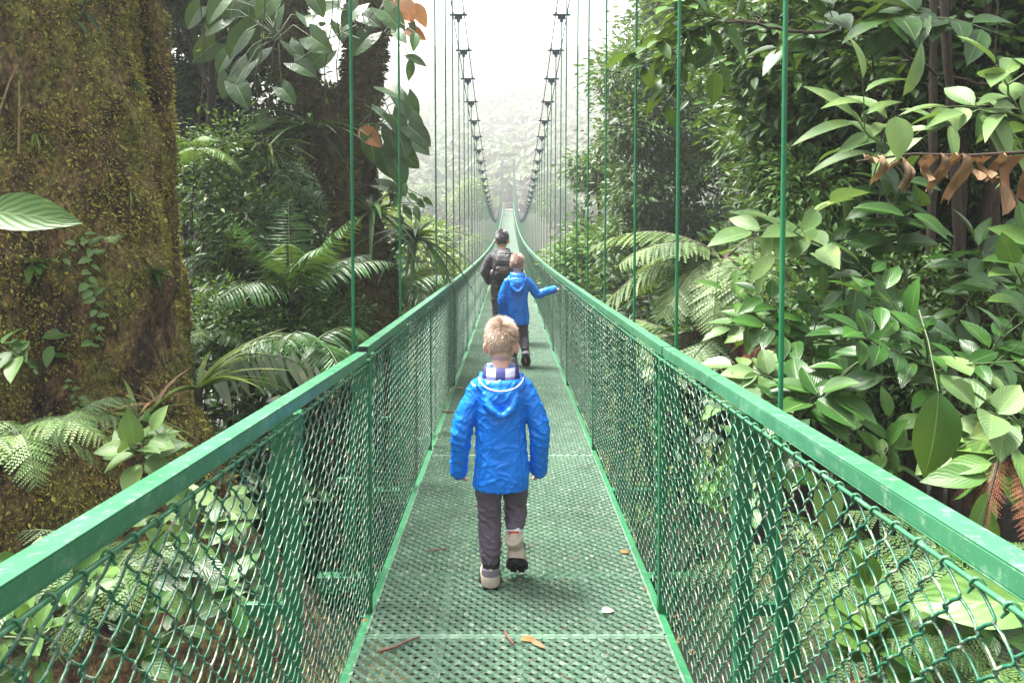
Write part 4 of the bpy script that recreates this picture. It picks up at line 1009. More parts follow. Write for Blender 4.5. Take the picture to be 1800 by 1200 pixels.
# ------------------------------------------------------------------ valley trees, one prototype per kind, copied
def valley_proto(seed,mat,label):
    return tree('valley_tree',label,'tree',(0,0,0),[(np.array([0,0,4.6]),(1.9,1.9,1.4)),(np.array([1.2,.3,3.8]),(1.4,1.4,1.1)),(np.array([-1.1,-.3,4.0]),(1.4,1.5,1.1)),(np.array([0,.2,5.8]),(1.1,1.1,.8))],230,22,LT_mid,.34,mat,.7,.08,.16,TWIG_D,'trees standing in the misty valley',seed,.4)
protos=[valley_proto(300,L_MIDT,'mid green tree standing in the misty valley below the bridge'),valley_proto(301,L_YEL,'yellow green tree standing in the misty valley below the bridge')]
rng=np.random.default_rng(303); spots=[]
for i in range(900):
    Y=rng.uniform(22,92); px=rng.uniform(640,1150); X=(px-893)/1236*Y
    if abs(X)<3.8: continue
    if any((X-a)**2+(Y-b_)**2<16 for a,b_ in spots): continue
    spots.append((X,Y))
    if len(spots)>=56: break
for i,(X,Y) in enumerate(spots):
    k=i%2; s_=rng.uniform(.8,1.35); o=protos[k] if i<2 else dup(protos[k],(0,0,0))
    o.location=(X,Y,float(gz(X,Y))-.1); o.rotation_euler=(0,0,rng.uniform(0,6.3)); o.scale=(s_,)*3

# ------------------------------------------------------------------ bits lying on the deck
def deck_leaf(label,px,py,T,size,mat,rz,name='fallen_leaf',cat='leaf'):
    # find the deck point under the pixel
    Y=3.0
    for _ in range(30): 
        Y=1236*(EYE-zd(Y))/(py-347)
    p=at(px,py,Y); rng_=np.random.default_rng(int(px))
    b=MB().inst(T,orient(np.array([[math.cos(rz),math.sin(rz),.03]]),np.array([[.15,-.1,1.0]]),np.array([size])),np.zeros((1,3)))
    o=b.build(name,mat,None,True,(p[0],p[1],zd(p[1])+.012)); tag(o,label,cat)
WHITE_L=mat_leaf('bleached_leaf',(.55,.57,.50),(.65,.66,.6),.6,.2)
deck_leaf('pale dry leaf lying on the deck near the bottom right',1060,1090,LT_broad,.062,WHITE_L,.3)
deck_leaf('small orange leaf near the right edge of the deck',1093,982,LT_broad,.05,L_ORANGE,.2)
deck_leaf('yellow brown leaf on the deck seam near the bottom middle',915,1141,LT_oval,.075,L_ORANGE,.1)
deck_leaf('dry brown leaf fragment on the deck seam',935,1146,LT_oval,.06,L_DEAD,-.4)
deck_leaf('tiny orange leaf at the left edge of the deck by the post',630,1108,LT_oval,.035,L_ORANGE,.6)
deck_leaf('small yellow leaf at the left side of the deck far ahead',803,686,LT_broad,.07,L_ORANGE,.1)
def twig(label,pix,r):
    P=[]
    for px,py in pix:
        Y=3
        for _ in range(30): Y=1236*(EYE-zd(Y))/(py-347)
        p=at(px,py,Y); P.append((p[0],p[1],zd(p[1])+.014))
    P=np.array(P); base=P[0].copy(); o=MB().tube(P-base,np.linspace(r,r*.6,len(P)),6).build('twig',TWIG_R,None,True,tuple(base)); tag(o,label,'twig')
TWIG_R=mat_simple('reddish_twig',(.12,.05,.035),.7,60,.4)
twig('reddish brown twig lying on the deck at the bottom left',[(662,1164),(690,1156),(712,1145),(735,1136)],.006)
twig('short dark twig standing across the deck seam',[(887,1128),(893,1138),(903,1150)],.007)
twig('thin black twig left of the near boy on the deck',[(752,980),(770,978),(787,976)],.004)
twig('pale stick lying at the left edge of the deck beside the near boy',[(778,728),(786,729),(797,729)],.012)
# ------------------------------------------------------------------ people
def fuse(name, mb, voxel, mat, parent, smooth_it=3, disp=None):
    """join overlapping closed shapes into one continuous skin"""
    me=mb.mesh(name+'_raw',mat); o=link(name,me,parent)
    r=o.modifiers.new('r','REMESH'); r.mode='VOXEL'; r.voxel_size=voxel; r.use_smooth_shade=True
    s=o.modifiers.new('s','SMOOTH'); s.factor=.6; s.iterations=smooth_it
    bpy.context.view_layer.update(); dg=bpy.context.evaluated_depsgraph_get()
    new=bpy.data.meshes.new_from_object(o.evaluated_get(dg)); new.name=name
    o.modifiers.clear(); o.data=new; new.materials.clear(); new.materials.append(mat)
    if disp:
        n=len(new.vertices); co=np.empty(n*3); new.vertices.foreach_get('co',co); co=co.reshape(-1,3)
        nr=np.empty(n*3); new.vertices.foreach_get('normal',nr); nr=nr.reshape(-1,3)
        d=np.array([disp(Vector(c)) for c in co]); new.vertices.foreach_set('co',(co+nr*d[:,None]).ravel()); new.update()
    new.polygons.foreach_set('use_smooth',np.ones(len(new.polygons),bool))
    return o
def ellip(b,c,r,n=16,k=20,M=None):
    V=[];F=[]
    for i in range(1,n):
        a=PI*i/n
        for j in range(k): q=2*PI*j/k; V.append((math.sin(a)*math.cos(q)*r[0],math.sin(a)*math.sin(q)*r[1],math.cos(a)*r[2]))
    V.append((0,0,r[2]));V.append((0,0,-r[2])); T=len(V)-2
    for i in range(n-2):
        for j in range(k): F.append([i*k+j,(i+1)*k+j,(i+1)*k+(j+1)%k,i*k+(j+1)%k])
    V=np.array(V)
    if M is not None: V=V@np.array(M).T
    off=b.n; b.add(V+np.array(c),F)
    tri=[[T,j,(j+1)%k] for j in range(k)]+[[T+1,(n-2)*k+(j+1)%k,(n-2)*k+j] for j in range(k)]
    b.f.append(np.array(tri)+off); b.m.append(np.zeros(len(tri),int)); return b
def loft(b, secs, k=28, e=2.4, cap=True):
    """secs: (x,y,z, half width, half depth) stacked from bottom to top"""
    V=[]
    for (x,y,z,a,d) in secs:
        for j in range(k):
            q=2*PI*j/k; c,s=math.cos(q),math.sin(q); V.append((x+a*abs(c)**(2/e)*np.sign(c), y+d*abs(s)**(2/e)*np.sign(s), z))
    n=len(secs); F=[[i*k+j,i*k+(j+1)%k,(i+1)*k+(j+1)%k,(i+1)*k+j] for i in range(n-1) for j in range(k)]
    off=b.n; 
    if cap:
        V.append((secs[0][0],secs[0][1],secs[0][2])); V.append((secs[-1][0],secs[-1][1],secs[-1][2]))
    b.add(np.array(V),F)
    if cap:
        T=n*k; tri=[[T,(j+1)%k,j] for j in range(k)]+[[T+1,(n-1)*k+j,(n-1)*k+(j+1)%k] for j in range(k)]
        b.f.append(np.array(tri)+off); b.m.append(np.zeros(len(tri),int))
    return b
def limb_tube(b,pts,rad,k=16,sub=6):
    P=np.array(pts,float); n=len(P); t=np.linspace(0,n-1,(n-1)*sub+1); Q=[]
    for x in t:
        i=min(int(x),n-2); f=x-i; p0=P[max(i-1,0)];p1=P[i];p2=P[i+1];p3=P[min(i+2,n-1)]
        Q.append(.5*((2*p1)+(-p0+p2)*f+(2*p0-5*p1+4*p2-p3)*f*f+(-p0+3*p1-3*p2+p3)*f**3))
    r=np.interp(t,np.arange(n),rad); b.tube(Q,r,k); ellip(b,Q[0],(r[0],)*3,8,12); ellip(b,Q[-1],(r[-1],)*3,8,12); return np.array(Q),r
def hand(b,w,d,up,sc,curl=.6,side=1):
    """palm, four bent fingers of unequal length and a thumb; w wrist, d direction of the hand, up back of the hand"""
    d=norm(np.array(d,float)); up=norm(np.array(up,float)-d*np.dot(up,d)); s_=np.cross(d,up)*side
    w=np.array(w,float); pl=.075*sc
    limb_tube(b,[w-d*.02*sc,w+d*pl*.5,w+d*pl],[.017*sc,.021*sc,.018*sc],10,3)
    for q in (-1,1): limb_tube(b,[w+d*.01*sc+s_*q*.010*sc,w+d*pl*.97+s_*q*.024*sc],[.013*sc,.011*sc],8,3)
    for i,(o,l) in enumerate(((-.030,.050),(-.010,.060),(.010,.057),(.030,.045))):
        p=w+d*pl*.95+s_*o*sc; a=d; pts=[p]
        for j in range(3):
            ang=curl*(j+.6)*.8; dd=d*math.cos(ang)-up*math.sin(ang); pts.append(pts[-1]+dd*l*sc*(.42,.32,.26)[j])
        limb_tube(b,pts,[.0088*sc,.0082*sc,.0075*sc,.0065*sc],8,3)
    p=w+d*.02*sc-s_*.022*sc; limb_tube(b,[p,p-s_*.022*sc+d*.02*sc-up*.006*sc,p-s_*.028*sc+d*.045*sc-up*.018*sc],[.0115*sc,.0095*sc,.0075*sc],8,3)
SKIN=mat_simple('skin',(.62,.36,.26),.5,25,.08,.0006,300)
SKIN.node_tree.nodes['Principled BSDF'].inputs['Subsurface Weight'].default_value=.15
SKIN.node_tree.nodes['Principled BSDF'].inputs['Subsurface Radius'].default_value=(.012,.004,.002)
def mat_cloth(name,c,rough=.55,fine=.0006,sheen=.0,scale=500):
    m,nt,b=new_mat(name); co=obj_co(nt); c=np.array(c)
    n=noise_node(nt,9,5,.6,co); n2=noise_node(nt,scale,2,.5,co); n3=noise_node(nt,26,4,.6,co)
    nt.links.new(ramp(nt,n.outputs['Fac'],[(.3,tuple(c*.85)),(.7,tuple(np.minimum(c*1.12,1)))]).outputs[0],b.inputs['Base Color'])
    b.inputs['Roughness'].default_value=rough; b.inputs['Sheen Weight'].default_value=sheen
    b2=N(nt,'ShaderNodeBump'); b2.inputs['Strength'].default_value=.6; b2.inputs['Distance'].default_value=.004; nt.links.new(n3.outputs['Fac'],b2.inputs['Height'])
    b1=N(nt,'ShaderNodeBump'); b1.inputs['Strength'].default_value=.5; b1.inputs['Distance'].default_value=fine; nt.links.new(n2.outputs['Fac'],b1.inputs['Height']); nt.links.new(b2.outputs[0],b1.inputs['Normal']); nt.links.new(b1.outputs[0],b.inputs['Normal'])
    return m
BLUE=mat_cloth('blue_shell',(.001,.185,.78),.38)
def add_seams(m):
    nt=m.node_tree; b=nt.nodes['Principled BSDF']; src=b.inputs['Base Color'].links[0].from_socket
    sp=N(nt,'ShaderNodeSeparateXYZ'); nt.links.new(obj_co(nt),sp.inputs[0])
    def mm(op,a,c=None):
        q=nt.nodes.new('ShaderNodeMath'); q.operation=op
        for i,v in enumerate((a,c)):
            if v is None: continue
            if hasattr(v,'links'): nt.links.new(v,q.inputs[i])
            else: q.inputs[i].default_value=v
        return q.outputs[0]
    ax=mm('ABSOLUTE',sp.outputs[0]); curve_=mm('SUBTRACT',ax,mm('ADD',.082,mm('MULTIPLY',mm('ABSOLUTE',mm('SUBTRACT',sp.outputs[2],.72)),.10)))
    l1=mm('LESS_THAN',mm('ABSOLUTE',curve_),.0017); l2=mm('LESS_THAN',mm('ABSOLUTE',mm('SUBTRACT',sp.outputs[2],.500)),.0016)
    l3=mm('LESS_THAN',mm('ABSOLUTE',mm('SUBTRACT',mm('ADD',sp.outputs[2],mm('MULTIPLY',ax,.35)),.905)),.0016)
    f=mm('MAXIMUM',mm('MAXIMUM',l1,l2),l3)
    nt.links.new(mixc(nt,mm('MULTIPLY',f,.6),src,(.0,.05,.30)),b.inputs['Base Color'])
add_seams(BLUE)
TROU=mat_cloth('grey_trousers',(.115,.086,.122),.6)
DGREY=mat_cloth('charcoal_fleece',(.030,.031,.038),.85,.001,.2)
PIPE=mat_simple('white_piping',(.75,.78,.85),.5,50,.05)
SOLE=mat_simple('black_rubber_sole',(.010,.010,.012),.7,60,.3,.002)
BTAN=mat_cloth('tan_suede',(.48,.40,.33),.8,.001)
BGREY=mat_cloth('grey_boot_leather',(.20,.18,.22),.6)
BDARK=mat_cloth('dark_boot_collar',(.02,.02,.025),.8)
SOCKW=mat_simple('white_sock',(.75,.75,.8),.8,50,.1); SOCKR=mat_simple('red_sock_band',(.62,.05,.03),.8,50,.1)
def mat_plaid():
    m,nt,b=new_mat('plaid_lining'); co=obj_co(nt)
    def wv(ax,sc,lo,hi):
        q=N(nt,'ShaderNodeTexWave'); q.bands_direction=ax; q.inputs['Scale'].default_value=sc; q.inputs['Distortion'].default_value=.6; q.inputs['Detail'].default_value=1; nt.links.new(co,q.inputs[0])
        return ramp(nt,q.outputs['Fac'],[(.45,lo),(.55,hi)]).outputs[0]
    a=wv('X',3.6,(.035,.035,.16),(.42,.42,.60)); c=wv('Z',3.2,(.35,.35,.6),(1,1,1))
    nt.links.new(mixc(nt,1.0,a,c,'MULTIPLY'),b.inputs['Base Color']); b.inputs['Roughness'].default_value=.8; return m
PLAID=mat_plaid()
def mat_hair(name,c1,c2):
    m,nt,b=new_mat(name); g=N(nt,'ShaderNodeNewGeometry'); nt.links.new(mixc(nt,g.outputs['Random Per Island'],c1,c2),b.inputs['Base Color']); b.inputs['Roughness'].default_value=.42; return m
HAIR_B=mat_hair('blond_hair',(.15,.095,.065),(.58,.43,.31)); HAIR_S=mat_hair('short_fair_hair',(.20,.11,.08),(.40,.25,.18)); HAIR_D=mat_hair('dark_hair',(.010,.009,.012),(.04,.035,.04))

def creases(amp,elbows):
    def f(v):
        a=mnoise.fractal(Vector((v.x*7,v.y*7,v.z*11)),1.0,2.0,3)
        w_=mnoise.noise(v*9)*.6
        b_=1-abs(mnoise.noise(Vector((v.x*13+v.z*9+w_,v.y*10,v.z*15-v.x*8+w_))))*2.2; c_=1-abs(mnoise.noise(Vector((v.x*22-v.z*14,v.y*18,v.z*30+5+w_*2))))*2.4
        d=amp*(.75*a+1.05*max(0,b_)**4+.6*max(0,c_)**4-.2)
        for (e,r,s) in elbows:
            q=(v-e).length
            if q<r: d+=amp*.85*s*(1-q/r)*math.sin((v.z*1.0+ (v.x-e.x)*.5)*150+mnoise.noise(v*20)*2.5)
        return d
    return f
def boot(parent,ank,heel,toe,mats,sc=1.0,label=None):
    """walking boot: sole along heel->toe, upper, collar round the ankle"""
    heel=np.array(heel,float);toe=np.array(toe,float);ank=np.array(ank,float)
    f=norm(toe-heel); side=norm(np.cross(f,[0,0,1.0])); up=np.cross(side,f); ln=np.linalg.norm(toe-heel); sc=sc*1.1
    fr=lambda x,y,z: heel+side*x+f*y*ln+up*z
    def foot(b,z0,z1,gw,k=24,n=6,toeup=.0):
        V=[]
        for i in range(n+1):
            z=z0+(z1-z0)*i/n
            for j in range(k):
                q=2*PI*j/k; y=.5-.5*math.cos(q)*(1.02); wd=(.036+.010*math.sin(y*PI*.9-.5))*sc*gw; x=wd*abs(math.sin(q))**.62*np.sign(math.sin(q))
                V.append(fr(x,y,z+toeup*max(0,y-.8)*.1))
        F=[[i*k+j,i*k+(j+1)%k,(i+1)*k+(j+1)%k,(i+1)*k+j] for i in range(n) for j in range(k)]
        c0=len(V);V.append(fr(0,.5,z0));V.append(fr(0,.5,z1)); off=b.n; b.add(np.array(V),F)
        tri=[[c0,(j+1)%k,j] for j in range(k)]+[[c0+1,n*k+j,n*k+(j+1)%k] for j in range(k)]
        b.f.append(np.array(tri)+off); b.m.append(np.zeros(len(tri),int))
    ub=MB(); foot(ub,.012*sc,.040*sc,.97)
    a=fr(0,.18,.055*sc); tv=norm(ank-a); top=ank+tv*.030*sc; limb_tube(ub,[fr(0,.16,.040*sc),a,top-tv*.02*sc],[.036*sc,.0345*sc,.031*sc],14,4)
    limb_tube(ub,[fr(0,.30,.05*sc),fr(0,.55,.042*sc),fr(0,.80,.030*sc)],[.036*sc,.034*sc,.028*sc],14,4)
    o=fuse('boot',ub,.004*sc,mats[0],parent,3)
    sb=MB(); foot(sb,-.004*sc,.018*sc,1.08,24,2)
    for i in range(7):
        for s_ in (-1,1): 
            c=fr(s_*.018*sc,.08+i*.14,-.007*sc); sb.bar(c-side*.013*sc,c+side*.013*sc,.010*sc,.010*sc)
    sb.build('sole',SOLE,o,True)
    cb=MB(); cb.tube([top-tv*.038*sc,top-tv*.03*sc,top-tv*.008*sc,top,top-tv*.004*sc],[.0350*sc,.0375*sc,.0385*sc,.036*sc,.030*sc],18); cb.build('collar',mats[2],o,True)
    hb_=MB(); hb_.tube([fr(0,.14,.018*sc),fr(0,.13,.035*sc),fr(0,.14,.052*sc)],[.040*sc,.0415*sc,.039*sc],18); hb_.build('heel_panel',mats[3] if len(mats)>3 else mats[1],o,True)
    mb2=MB(); mb2.tube([fr(0,.155,.052*sc),fr(0,.155,.066*sc),fr(0,.16,.080*sc)],[.0375*sc,.039*sc,.038*sc],18); mb2.build('ankle_panel',mats[1],o,True)
    pt=MB(); pt.bar(fr(0,-.055,.030*sc),fr(0,-.05,.088*sc),.012*sc,.006*sc,up=tuple(f)); pt.build('pull_tab',mats[4] if len(mats)>4 else mats[0],o)
    lb=MB(); lb.tube([fr(.036*sc,.35,.06*sc),fr(.052*sc,.30,.072*sc),fr(.060*sc,.36,.055*sc),fr(.045*sc,.42,.052*sc)],.0022*sc,5); lb.build('lace_loop',BDARK,o)
    return o
def hair_mesh(c,r,M,rng,n,length,cover,top_spike=0.0,name='hair',mat=None,parent=None,w=.0016):
    """short strands lying on the scalp; cover(u) tells where hair grows (u unit vector in head space: y front, z up)"""
    b=MB(); u=norm(rng.normal(0,1,(n*3,3))); k=np.array([cover(x)>rng.uniform(0,1) for x in u]); u=u[k][:n]; n=len(u)
    P=u*np.array(r)*1.015
    crown=norm(np.array([.12,-.55,.85])); fl=u-crown*0; fl=norm(u*0+(u-crown)); fl=norm(fl-u*(fl*u).sum(1)[:,None]); 
    cl=np.array([mnoise.noise(Vector((x[0]*7,x[1]*7,x[2]*7))) for x in u]); lift=.22+.2*rng.uniform(0,1,n)+np.clip(cl,0,1)*.5+top_spike*np.clip(u[:,2]-.45,0,1)*3.0; fl=fl+np.stack([cl*.9,0*cl,0*cl],-1)+np.array([.35,0,0])*np.clip(u[:,2:]-.4,0,1)*top_spike*3
    d=norm(fl+u*lift[:,None]+rng.normal(0,.16,(n,3))); L_=length*rng.uniform(.6,1.2,n)*(.62+.75*np.clip(u[:,2],0,1)-.30*np.clip(-u[:,2]*2.2,0,1))
    T=(np.array([[-.5,0,0],[.5,0,0],[.42,.4,.02],[-.42,.4,.02],[.22,.8,-.02],[-.22,.8,-.02],[0,1,-.06],[0,1,-.06]],float),np.array([[0,1,2,3],[3,2,4,5],[5,4,6,7]]),np.zeros((8,2)))
    F=orient(d,u,1.0*np.ones(n)); F[:,:,0]*=w; F[:,:,1]*=L_[:,None]; F[:,:,2]*=L_[:,None]
    V=MB().inst(T,F,P); V.v=[(x@np.array(M).T)+np.array(c) for x in V.v]
    cap=MB(); ellip(cap,(0,0,0),np.array(r)*1.012,28,36); cv=np.vstack(cap.v); cf=cap.f[0]
    ok=[all(cover(norm(cv[i]))>.75 for i in q) for q in cf]; V.add((cv@np.array(M).T)+np.array(c),cf[np.array(ok)])
    tr_=cap.f[1]; V.add((cv@np.array(M).T)+np.array(c),np.c_[tr_[:len(tr_)//2],tr_[:len(tr_)//2][:,2]])
    return V.build(name,mat,parent,False)
def rotx(a): c,s=math.cos(a),math.sin(a); return np.array([[1,0,0],[0,c,-s],[0,s,c]])
def rotz(a): c,s=math.cos(a),math.sin(a); return np.array([[c,-s,0],[s,c,0],[0,0,1]])
def head_shape(b,c,r,M,sc):
    q=lambda p:(np.array(M)@np.array(p))+np.array(c)
    ellip(b,c,r,20,24,M)
    ellip(b,q((0,.25*r[1],-.55*r[2])),(r[0]*.72,r[1]*.62,r[2]*.55),14,16,M)   # jaw
    ellip(b,q((0,-.12*r[1],-.35*r[2])),(r[0]*.86,r[1]*.8,r[2]*.6),14,16,M)
    limb_tube(b,[q((0,.95*r[1],-.02*r[2])),q((0,1.12*r[1],-.35*r[2]))],[.007*sc,.011*sc],10,3)  # nose
    for s_ in (-1,1):
        ellip(b,q((s_*.38*r[0],.82*r[1],.08*r[2])),(.014*sc,.010*sc,.006*sc),8,10,M)   # brow
        e=q((s_*1.04*r[0],-.10*r[1],-.26*r[2])); Me=np.array(M)@rotz(s_*.55)
        ellip(b,e,(.009*sc,.019*sc,.030*sc),10,12,Me); ellip(b,e+np.array([s_*.006*sc,-.008*sc,.004*sc]),(.005*sc,.012*sc,.021*sc),10,12,Me)
    ellip(b,q((0,.90*r[1],-.62*r[2])),(.020*sc,.010*sc,.007*sc),8,10,M)   # lips
def face_parts(c,r,M,sc,parent):
    q=lambda p:(np.array(M)@np.array(p))+np.array(c)
    EW=mat_simple('eye_white',(.8,.8,.8),.2,5,.02); EP=mat_simple('eye_pupil',(.03,.04,.05),.2,5,.02)
    for s_ in (-1,1):
        eb=MB(); ellip(eb,q((s_*.38*r[0],.84*r[1],-.06*r[2])),(.010*sc,)*3,8,10); e=eb.build('eye',EW,parent,True)
        pb_=MB(); ellip(pb_,q((s_*.38*r[0],.93*r[1],-.06*r[2])),(.005*sc,)*3,8,10); pb_.build('pupil',EP,e,True)

def child(name_label,loc,S,arms,legs,head_tilt,hair_mat,hairn,detail,seed,boots,rz=0.0,hood_plaid=True,jacket=BLUE,jack_h=(.475,1.03),sockR=False,group=None,headturn=0,hands_out=(0,0)):
    """child walking away; measures in metres for a 1.25 m child, times S"""
    rng=np.random.default_rng(seed); t=thing('person',name_label,'person',tuple(loc),rz)
    V_=lambda p: np.array(p,float)*S
    vx=.0045*S if detail else .009*S
    M=rotz(headturn)@rotx(-head_tilt); hc=V_((0,.035,1.137)); hr=np.array((.0695,.086,.097))*S
    bb=MB(); head_shape(bb,hc,hr,M,S); limb_tube(bb,[V_((0,-.005,.93)),V_((0,.0,1.00)),V_((0,.018,1.08))],[.050*S,.040*S,.041*S])
    loft(bb,[tuple(V_(q)) for q in [(0,0,.52,.098,.075),(0,0,.60,.102,.078),(0,0,.72,.095,.072),(0,0,.85,.105,.075),(0,0,.92,.085,.060),(0,0,.96,.05,.045)]])
    for s_,(sh,el,wr,hd,hup) in zip((-1,1),arms):
        limb_tube(bb,[V_(sh)-V_((s_*.05,0,.025)),V_(sh)-V_((s_*.012,0,.022)),V_(el),V_(wr)],[.030*S,.030*S,.028*S,.019*S]); hand(bb,V_(wr),hd,hup,S*.82,.7,s_)
    for s_,(hp,kn,an,heel,toe) in zip((-1,1),legs):
        limb_tube(bb,[V_(hp),V_(kn),V_(an)],[.062*S,.043*S,.028*S]); limb_tube(bb,[V_(an),(V_(heel)*.6+V_(toe)*.4)+V_((0,0,.03)),V_(toe)*.85+V_(heel)*.15+V_((0,0,.022))],[.026*S,.026*S,.018*S])
    fuse('body',bb,.0035*S if detail else .007*S,SKIN,t,2)
    face_parts(hc,hr,M,S,t)
    cover=lambda u: (1.0 if (u[2]>-.52-.10*abs(u[0]) and u[1]<.05) or (u[2]>.45 and u[1]<.75) or (u[2]>.12 and u[1]<.45) else 0.0)*(0 if (abs(u[0])>.72 and u[2]<-.02 and u[1]>-.62) else 1)
    hair_mesh(hc,hr,M,rng,hairn,.028*S,cover,.40 if detail else .15,'hair',hair_mat,t,.0015 if detail else .004)
    # jacket
    z0,z1=jack_h
    jb=MB(); prof=[(0,.130,.108),(.03,.131,.109),(.18,.126,.104),(.34,.120,.098),(.5,.116,.093),(.68,.122,.092),(.80,.126,.088),(.885,.108,.078),(.945,.078,.066),(1.0,.060,.056)]
    loft(jb,[tuple(V_((.003*math.sin(a*9),-.004,z0+(z1-z0)*a,w_,d_))) for a,w_,d_ in prof],36,2.5)
    el_=[]
    for s_,(sh,el,wr,hd,hup) in zip((-1,1),arms):
        sh2=np.array(sh)-np.array((s_*.02,0,0)); w2=np.array(wr)+norm(np.array(wr)-np.array(el))*.035
        m1=(np.array(sh)+np.array(el))/2; m2=(np.array(el)+np.array(wr))/2
        limb_tube(jb,[V_(sh2-np.array((s_*.03,0,-.01))),V_(sh2),V_(m1),V_(el),V_(m2),V_(w2)],np.array([.044,.050,.050,.049,.045,.040])*S,18,6)
        el_.append((Vector(V_(el)),.11*S,1)); el_.append((Vector(V_(wr)),.09*S,.8)); el_.append((Vector(V_(sh2)),.08*S,.5))
    el_.append((Vector(V_((0,-.08,.56))),.13*S,.25))
    fuse('jacket',jb,vx,jacket,t,4,creases(.0048*S,el_))
    j=[c for c in t.children if c.name.startswith('jacket')][-1]
    # hood lying on the back
    hb_=MB(); Mh=rotx(.22)
    ellip(hb_,V_((0,-.098,.895)),V_((.088,.036,.075)),16,22,Mh); ellip(hb_,V_((0,-.060,.965)),V_((.096,.062,.040)),14,22); 
    limb_tube(hb_,[V_((-.085,.01,.985)),V_((-.088,-.055,.955)),V_((0,-.112,.935)),V_((.088,-.055,.955)),V_((.085,.01,.985))],[.020*S,.025*S,.026*S,.025*S,.020*S])
    limb_tube(hb_,[V_((-.07,-.10,.93)),V_((-.045,-.135,.875)),V_((0,-.145,.845)),V_((.045,-.135,.875)),V_((.07,-.10,.93))],[.014*S,.016*S,.016*S,.016*S,.014*S])
    h_=fuse('hood',hb_,vx,jacket,j,3,creases(.0045*S,[(Vector(V_((0,-.13,.88))),.10*S,.5)]))
    lb=MB(); k=26; rows=[(1.0,.0,.088,.078),(1.015,.0,.086,.076),(1.035,.002,.082,.072),(1.052,.006,.078,.066),(1.05,.006,.070,.058),(1.02,.004,.062,.052)]
    loft(lb,[tuple(V_((0,y-.018-.008*(1.05-z)/.05,z-.012,a,d))) for z,y,a,d in rows],40,2.2,False)
    ln=lb.build('collar_lining',PLAID if hood_plaid else jacket,j,True)
    pp=[V_((.104*math.sin(a),-.030-.100*math.cos(a),.966-.016*math.cos(a)+.03*(1-math.cos(a)))) for a in np.linspace(-1.45,1.45,25)]
    MB().tube(pp,.0035*S,6).build('piping',PIPE if hood_plaid else jacket,j,True)
    cb=MB()
    for s_,(sh,el,wr,hd,hup) in zip((-1,1),arms):
        dd=norm(np.array(wr)-np.array(el)); w2=np.array(wr)+dd*.030; cf=MB().tube([V_(w2-dd*.028),V_(w2)],[.0435*S,.0425*S],18); cf.build('cuff',jacket,j,True)
    # trousers
    tb_=MB(); loft(tb_,[tuple(V_(q)) for q in [(0,0,.46,.098,.080),(0,0,.50,.106,.084),(0,0,.56,.106,.084),(0,0,.60,.10,.08)]])
    el_=[]
    for s_,(hp,kn,an,heel,toe) in zip((-1,1),legs):
        an2=np.array(an)+norm(np.array(kn)-np.array(an))*(.075 if (sockR and s_>0) else .045)
        m1=(np.array(hp)+np.array(kn))/2
        limb_tube(tb_,[V_(hp),V_(m1),V_(kn),V_((np.array(kn)+an2)/2),V_(an2)],np.array([.063,.060,.055,.052,.047])*S,18,6)
        el_+=[(Vector(V_(kn)),.10*S,1.1),(Vector(V_(an2)),.10*S,1.3),(Vector(V_(hp)),.08*S,.5)]
    fuse('trousers',tb_,vx,TROU,t,3,creases(.0048*S,el_))
    for i,(hp,kn,an,heel,toe) in enumerate(legs):
        bm=boots if i==0 or not sockR else (boots[0],boots[1],boots[0],boots[3],boots[4]); o=boot(t,V_(an),V_(heel),V_(toe),bm,S)  # right collar tan, left dark: a difference in light put into the colours
        if sockR and i==1:
            a=V_(an); d_=norm(V_(kn)-a); MB().tube([a+d_*.018,a+d_*.038],[.033*S,.034*S],16).build('sock_band',SOCKR,t,True); MB().tube([a+d_*.036,a+d_*.050],[.0375*S,.037*S],16).build('sock_cuff',SOCKW,t,True)
    return t

Yb=3.27
child('boy in a bright blue jacket walking alone nearest the camera, with a plaid lined hood',(-.062,Yb,zd(Yb)),1.0,
  arms=[((-.122,-.005,.928),(-.184,-.035,.735),(-.198,.015,.560),(.10,.25,-1),(-.6,-.6,0)),((.122,-.005,.928),(.180,-.025,.735),(.178,.03,.560),(.05,.35,-1),(.6,-.6,0))],
  legs=[((-.062,0,.56),(-.056,.012,.33),(-.048,-.015,.095),(-.048,-.055,.006),(-.058,.115,.006)),((.064,0,.56),(.068,.08,.340),(.062,-.02,.215),(.068,-.045,.128),(.080,.09,.022))],
  head_tilt=.30,hair_mat=HAIR_B,hairn=12000,detail=True,seed=1,boots=(BTAN,BGREY,BDARK,BTAN,BTAN),sockR=True)
Ym=9.0
child('older boy in a blue jacket further along, one arm stretched out to the right mesh',(.090,Ym,zd(Ym)),1.165,
  arms=[((-.128,-.005,.925),(-.168,-.03,.735),(-.165,.02,.575),(.10,.25,-1),(-.6,-.6,0)),((.128,-.005,.935),(.215,.03,.790),(.385,.10,.830),(1,.25,.25),(0,-.3,1))],
  legs=[((-.055,0,.56),(-.035,.05,.33),(-.045,.02,.095),(-.04,-.03,.006),(-.05,.14,.006)),((.055,0,.56),(.070,.02,.325),(.085,-.13,.205),(.085,-.20,.165),(.095,-.10,.03))],
  head_tilt=.12,hair_mat=HAIR_S,hairn=4500,detail=False,seed=2,boots=(BGREY,BGREY,BDARK),hood_plaid=False,headturn=-.12)
Yd=11.0
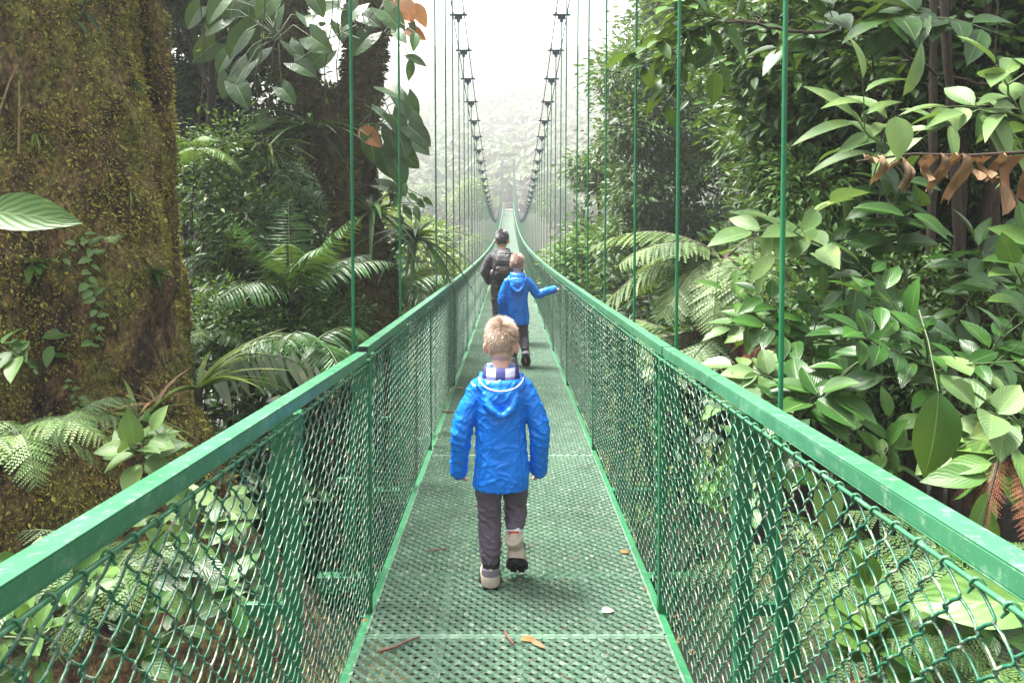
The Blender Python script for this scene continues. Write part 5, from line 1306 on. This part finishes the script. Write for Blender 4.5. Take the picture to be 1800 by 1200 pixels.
man=child('man in charcoal jacket and dark trousers walking ahead of the two boys',(-.125,Yd,zd(Yd)),1.43,
  arms=[((-.145,-.005,.935),(-.185,-.02,.78),(-.155,.07,.69),(.3,.9,-.3),(-.6,-.6,0)),((.145,-.005,.935),(.19,-.01,.78),(.15,.09,.71),(-.3,.9,-.1),(.6,-.6,0))],
  legs=[((-.055,0,.56),(-.055,.02,.33),(-.055,-.02,.085),(-.05,-.055,.006),(-.06,.12,.006)),((.055,0,.56),(.06,.08,.335),(.06,.06,.10),(.06,.03,.01),(.07,.19,.01))],
  head_tilt=.12,hair_mat=HAIR_D,hairn=4500,detail=False,seed=3,boots=(BDARK,BDARK,BDARK),hood_plaid=False,jacket=DGREY)
def backpack():
    S=1.43; x,y,z=-.105,Yd-.20,zd(Yd)+1.02
    t=thing('backpack','dark grey daypack with two front pockets worn on the back of the man ahead','backpack',(x,y,z))
    BP=mat_cloth('pack_fabric',(.040,.038,.042),.6); BP2=mat_cloth('pack_panel',(.12,.115,.115),.6); BO=mat_simple('pack_trim',(.20,.09,.04),.6)
    b=MB(); loft(b,[(0,0,-.01,.12,.07),(0,0,.03,.155,.095),(0,0,.18,.16,.10),(0,0,.32,.145,.09),(0,.01,.41,.11,.07),(0,.02,.45,.06,.04)],30,3.0); fuse('pack_body',b,.009,BP,t,3,creases(.006,[(Vector((0,-.1,.1)),.2,.3)]))
    b=MB(); loft(b,[(0,-.085,.04,.11,.035),(0,-.095,.10,.12,.05),(0,-.09,.19,.11,.045),(0,-.085,.22,.09,.02)],24,3.0); fuse('front_pocket',b,.009,BP,t,2,creases(.006,[]))
    b=MB(); loft(b,[(0,-.08,.24,.11,.025),(0,-.085,.30,.115,.035),(0,-.06,.39,.09,.03)],24,3.0); fuse('top_pocket',b,.009,BP2,t,2,creases(.005,[]))
    for s_ in (-1,1):
        b=MB(); limb_tube(b,[(s_*.08,.06,.42),(s_*.09,.18,.44),(s_*.10,.28,.30),(s_*.12,.26,.12),(s_*.13,.10,.02)],[.018]*5,8); b.build('shoulder_strap',BP,t,True)
        b=MB(); loft(b,[(s_*.165,-.01,.02,.025,.05),(s_*.17,-.01,.10,.03,.055),(s_*.165,-.01,.15,.02,.05)],16,3); b.build('side_pocket',BP2,t,True)
    MB().tube([(-.06,-.143,.17),(0,-.148,.155),(.06,-.143,.17)],.006,6).build('zip',BO,t,True)
    MB().tube([(-.03,.02,.44),(0,.03,.48),(.03,.02,.44)],.008,6).build('grab_loop',BP,t,True)
backpack()
HAZE = 0.0024
# ------------------------------------------------------------------ the misty air
hm = bpy.data.materials.new('haze'); hm.use_nodes=True; ht=hm.node_tree; ht.nodes.clear()
ho = ht.nodes.new('ShaderNodeOutputMaterial'); hv = ht.nodes.new('ShaderNodeVolumePrincipled')
hv.inputs['Color'].default_value=(.97,.99,1,1); hv.inputs['Density'].default_value=HAZE; hv.inputs['Anisotropy'].default_value=.3
ht.links.new(hv.outputs[0], ho.inputs['Volume'])
hb = MB().box((0,222,15.5),(680,500,93)); h = hb.build('haze', hm); tag(h, kind='stuff')
h['label']='pale mist filling the valley and fading the far hillside'
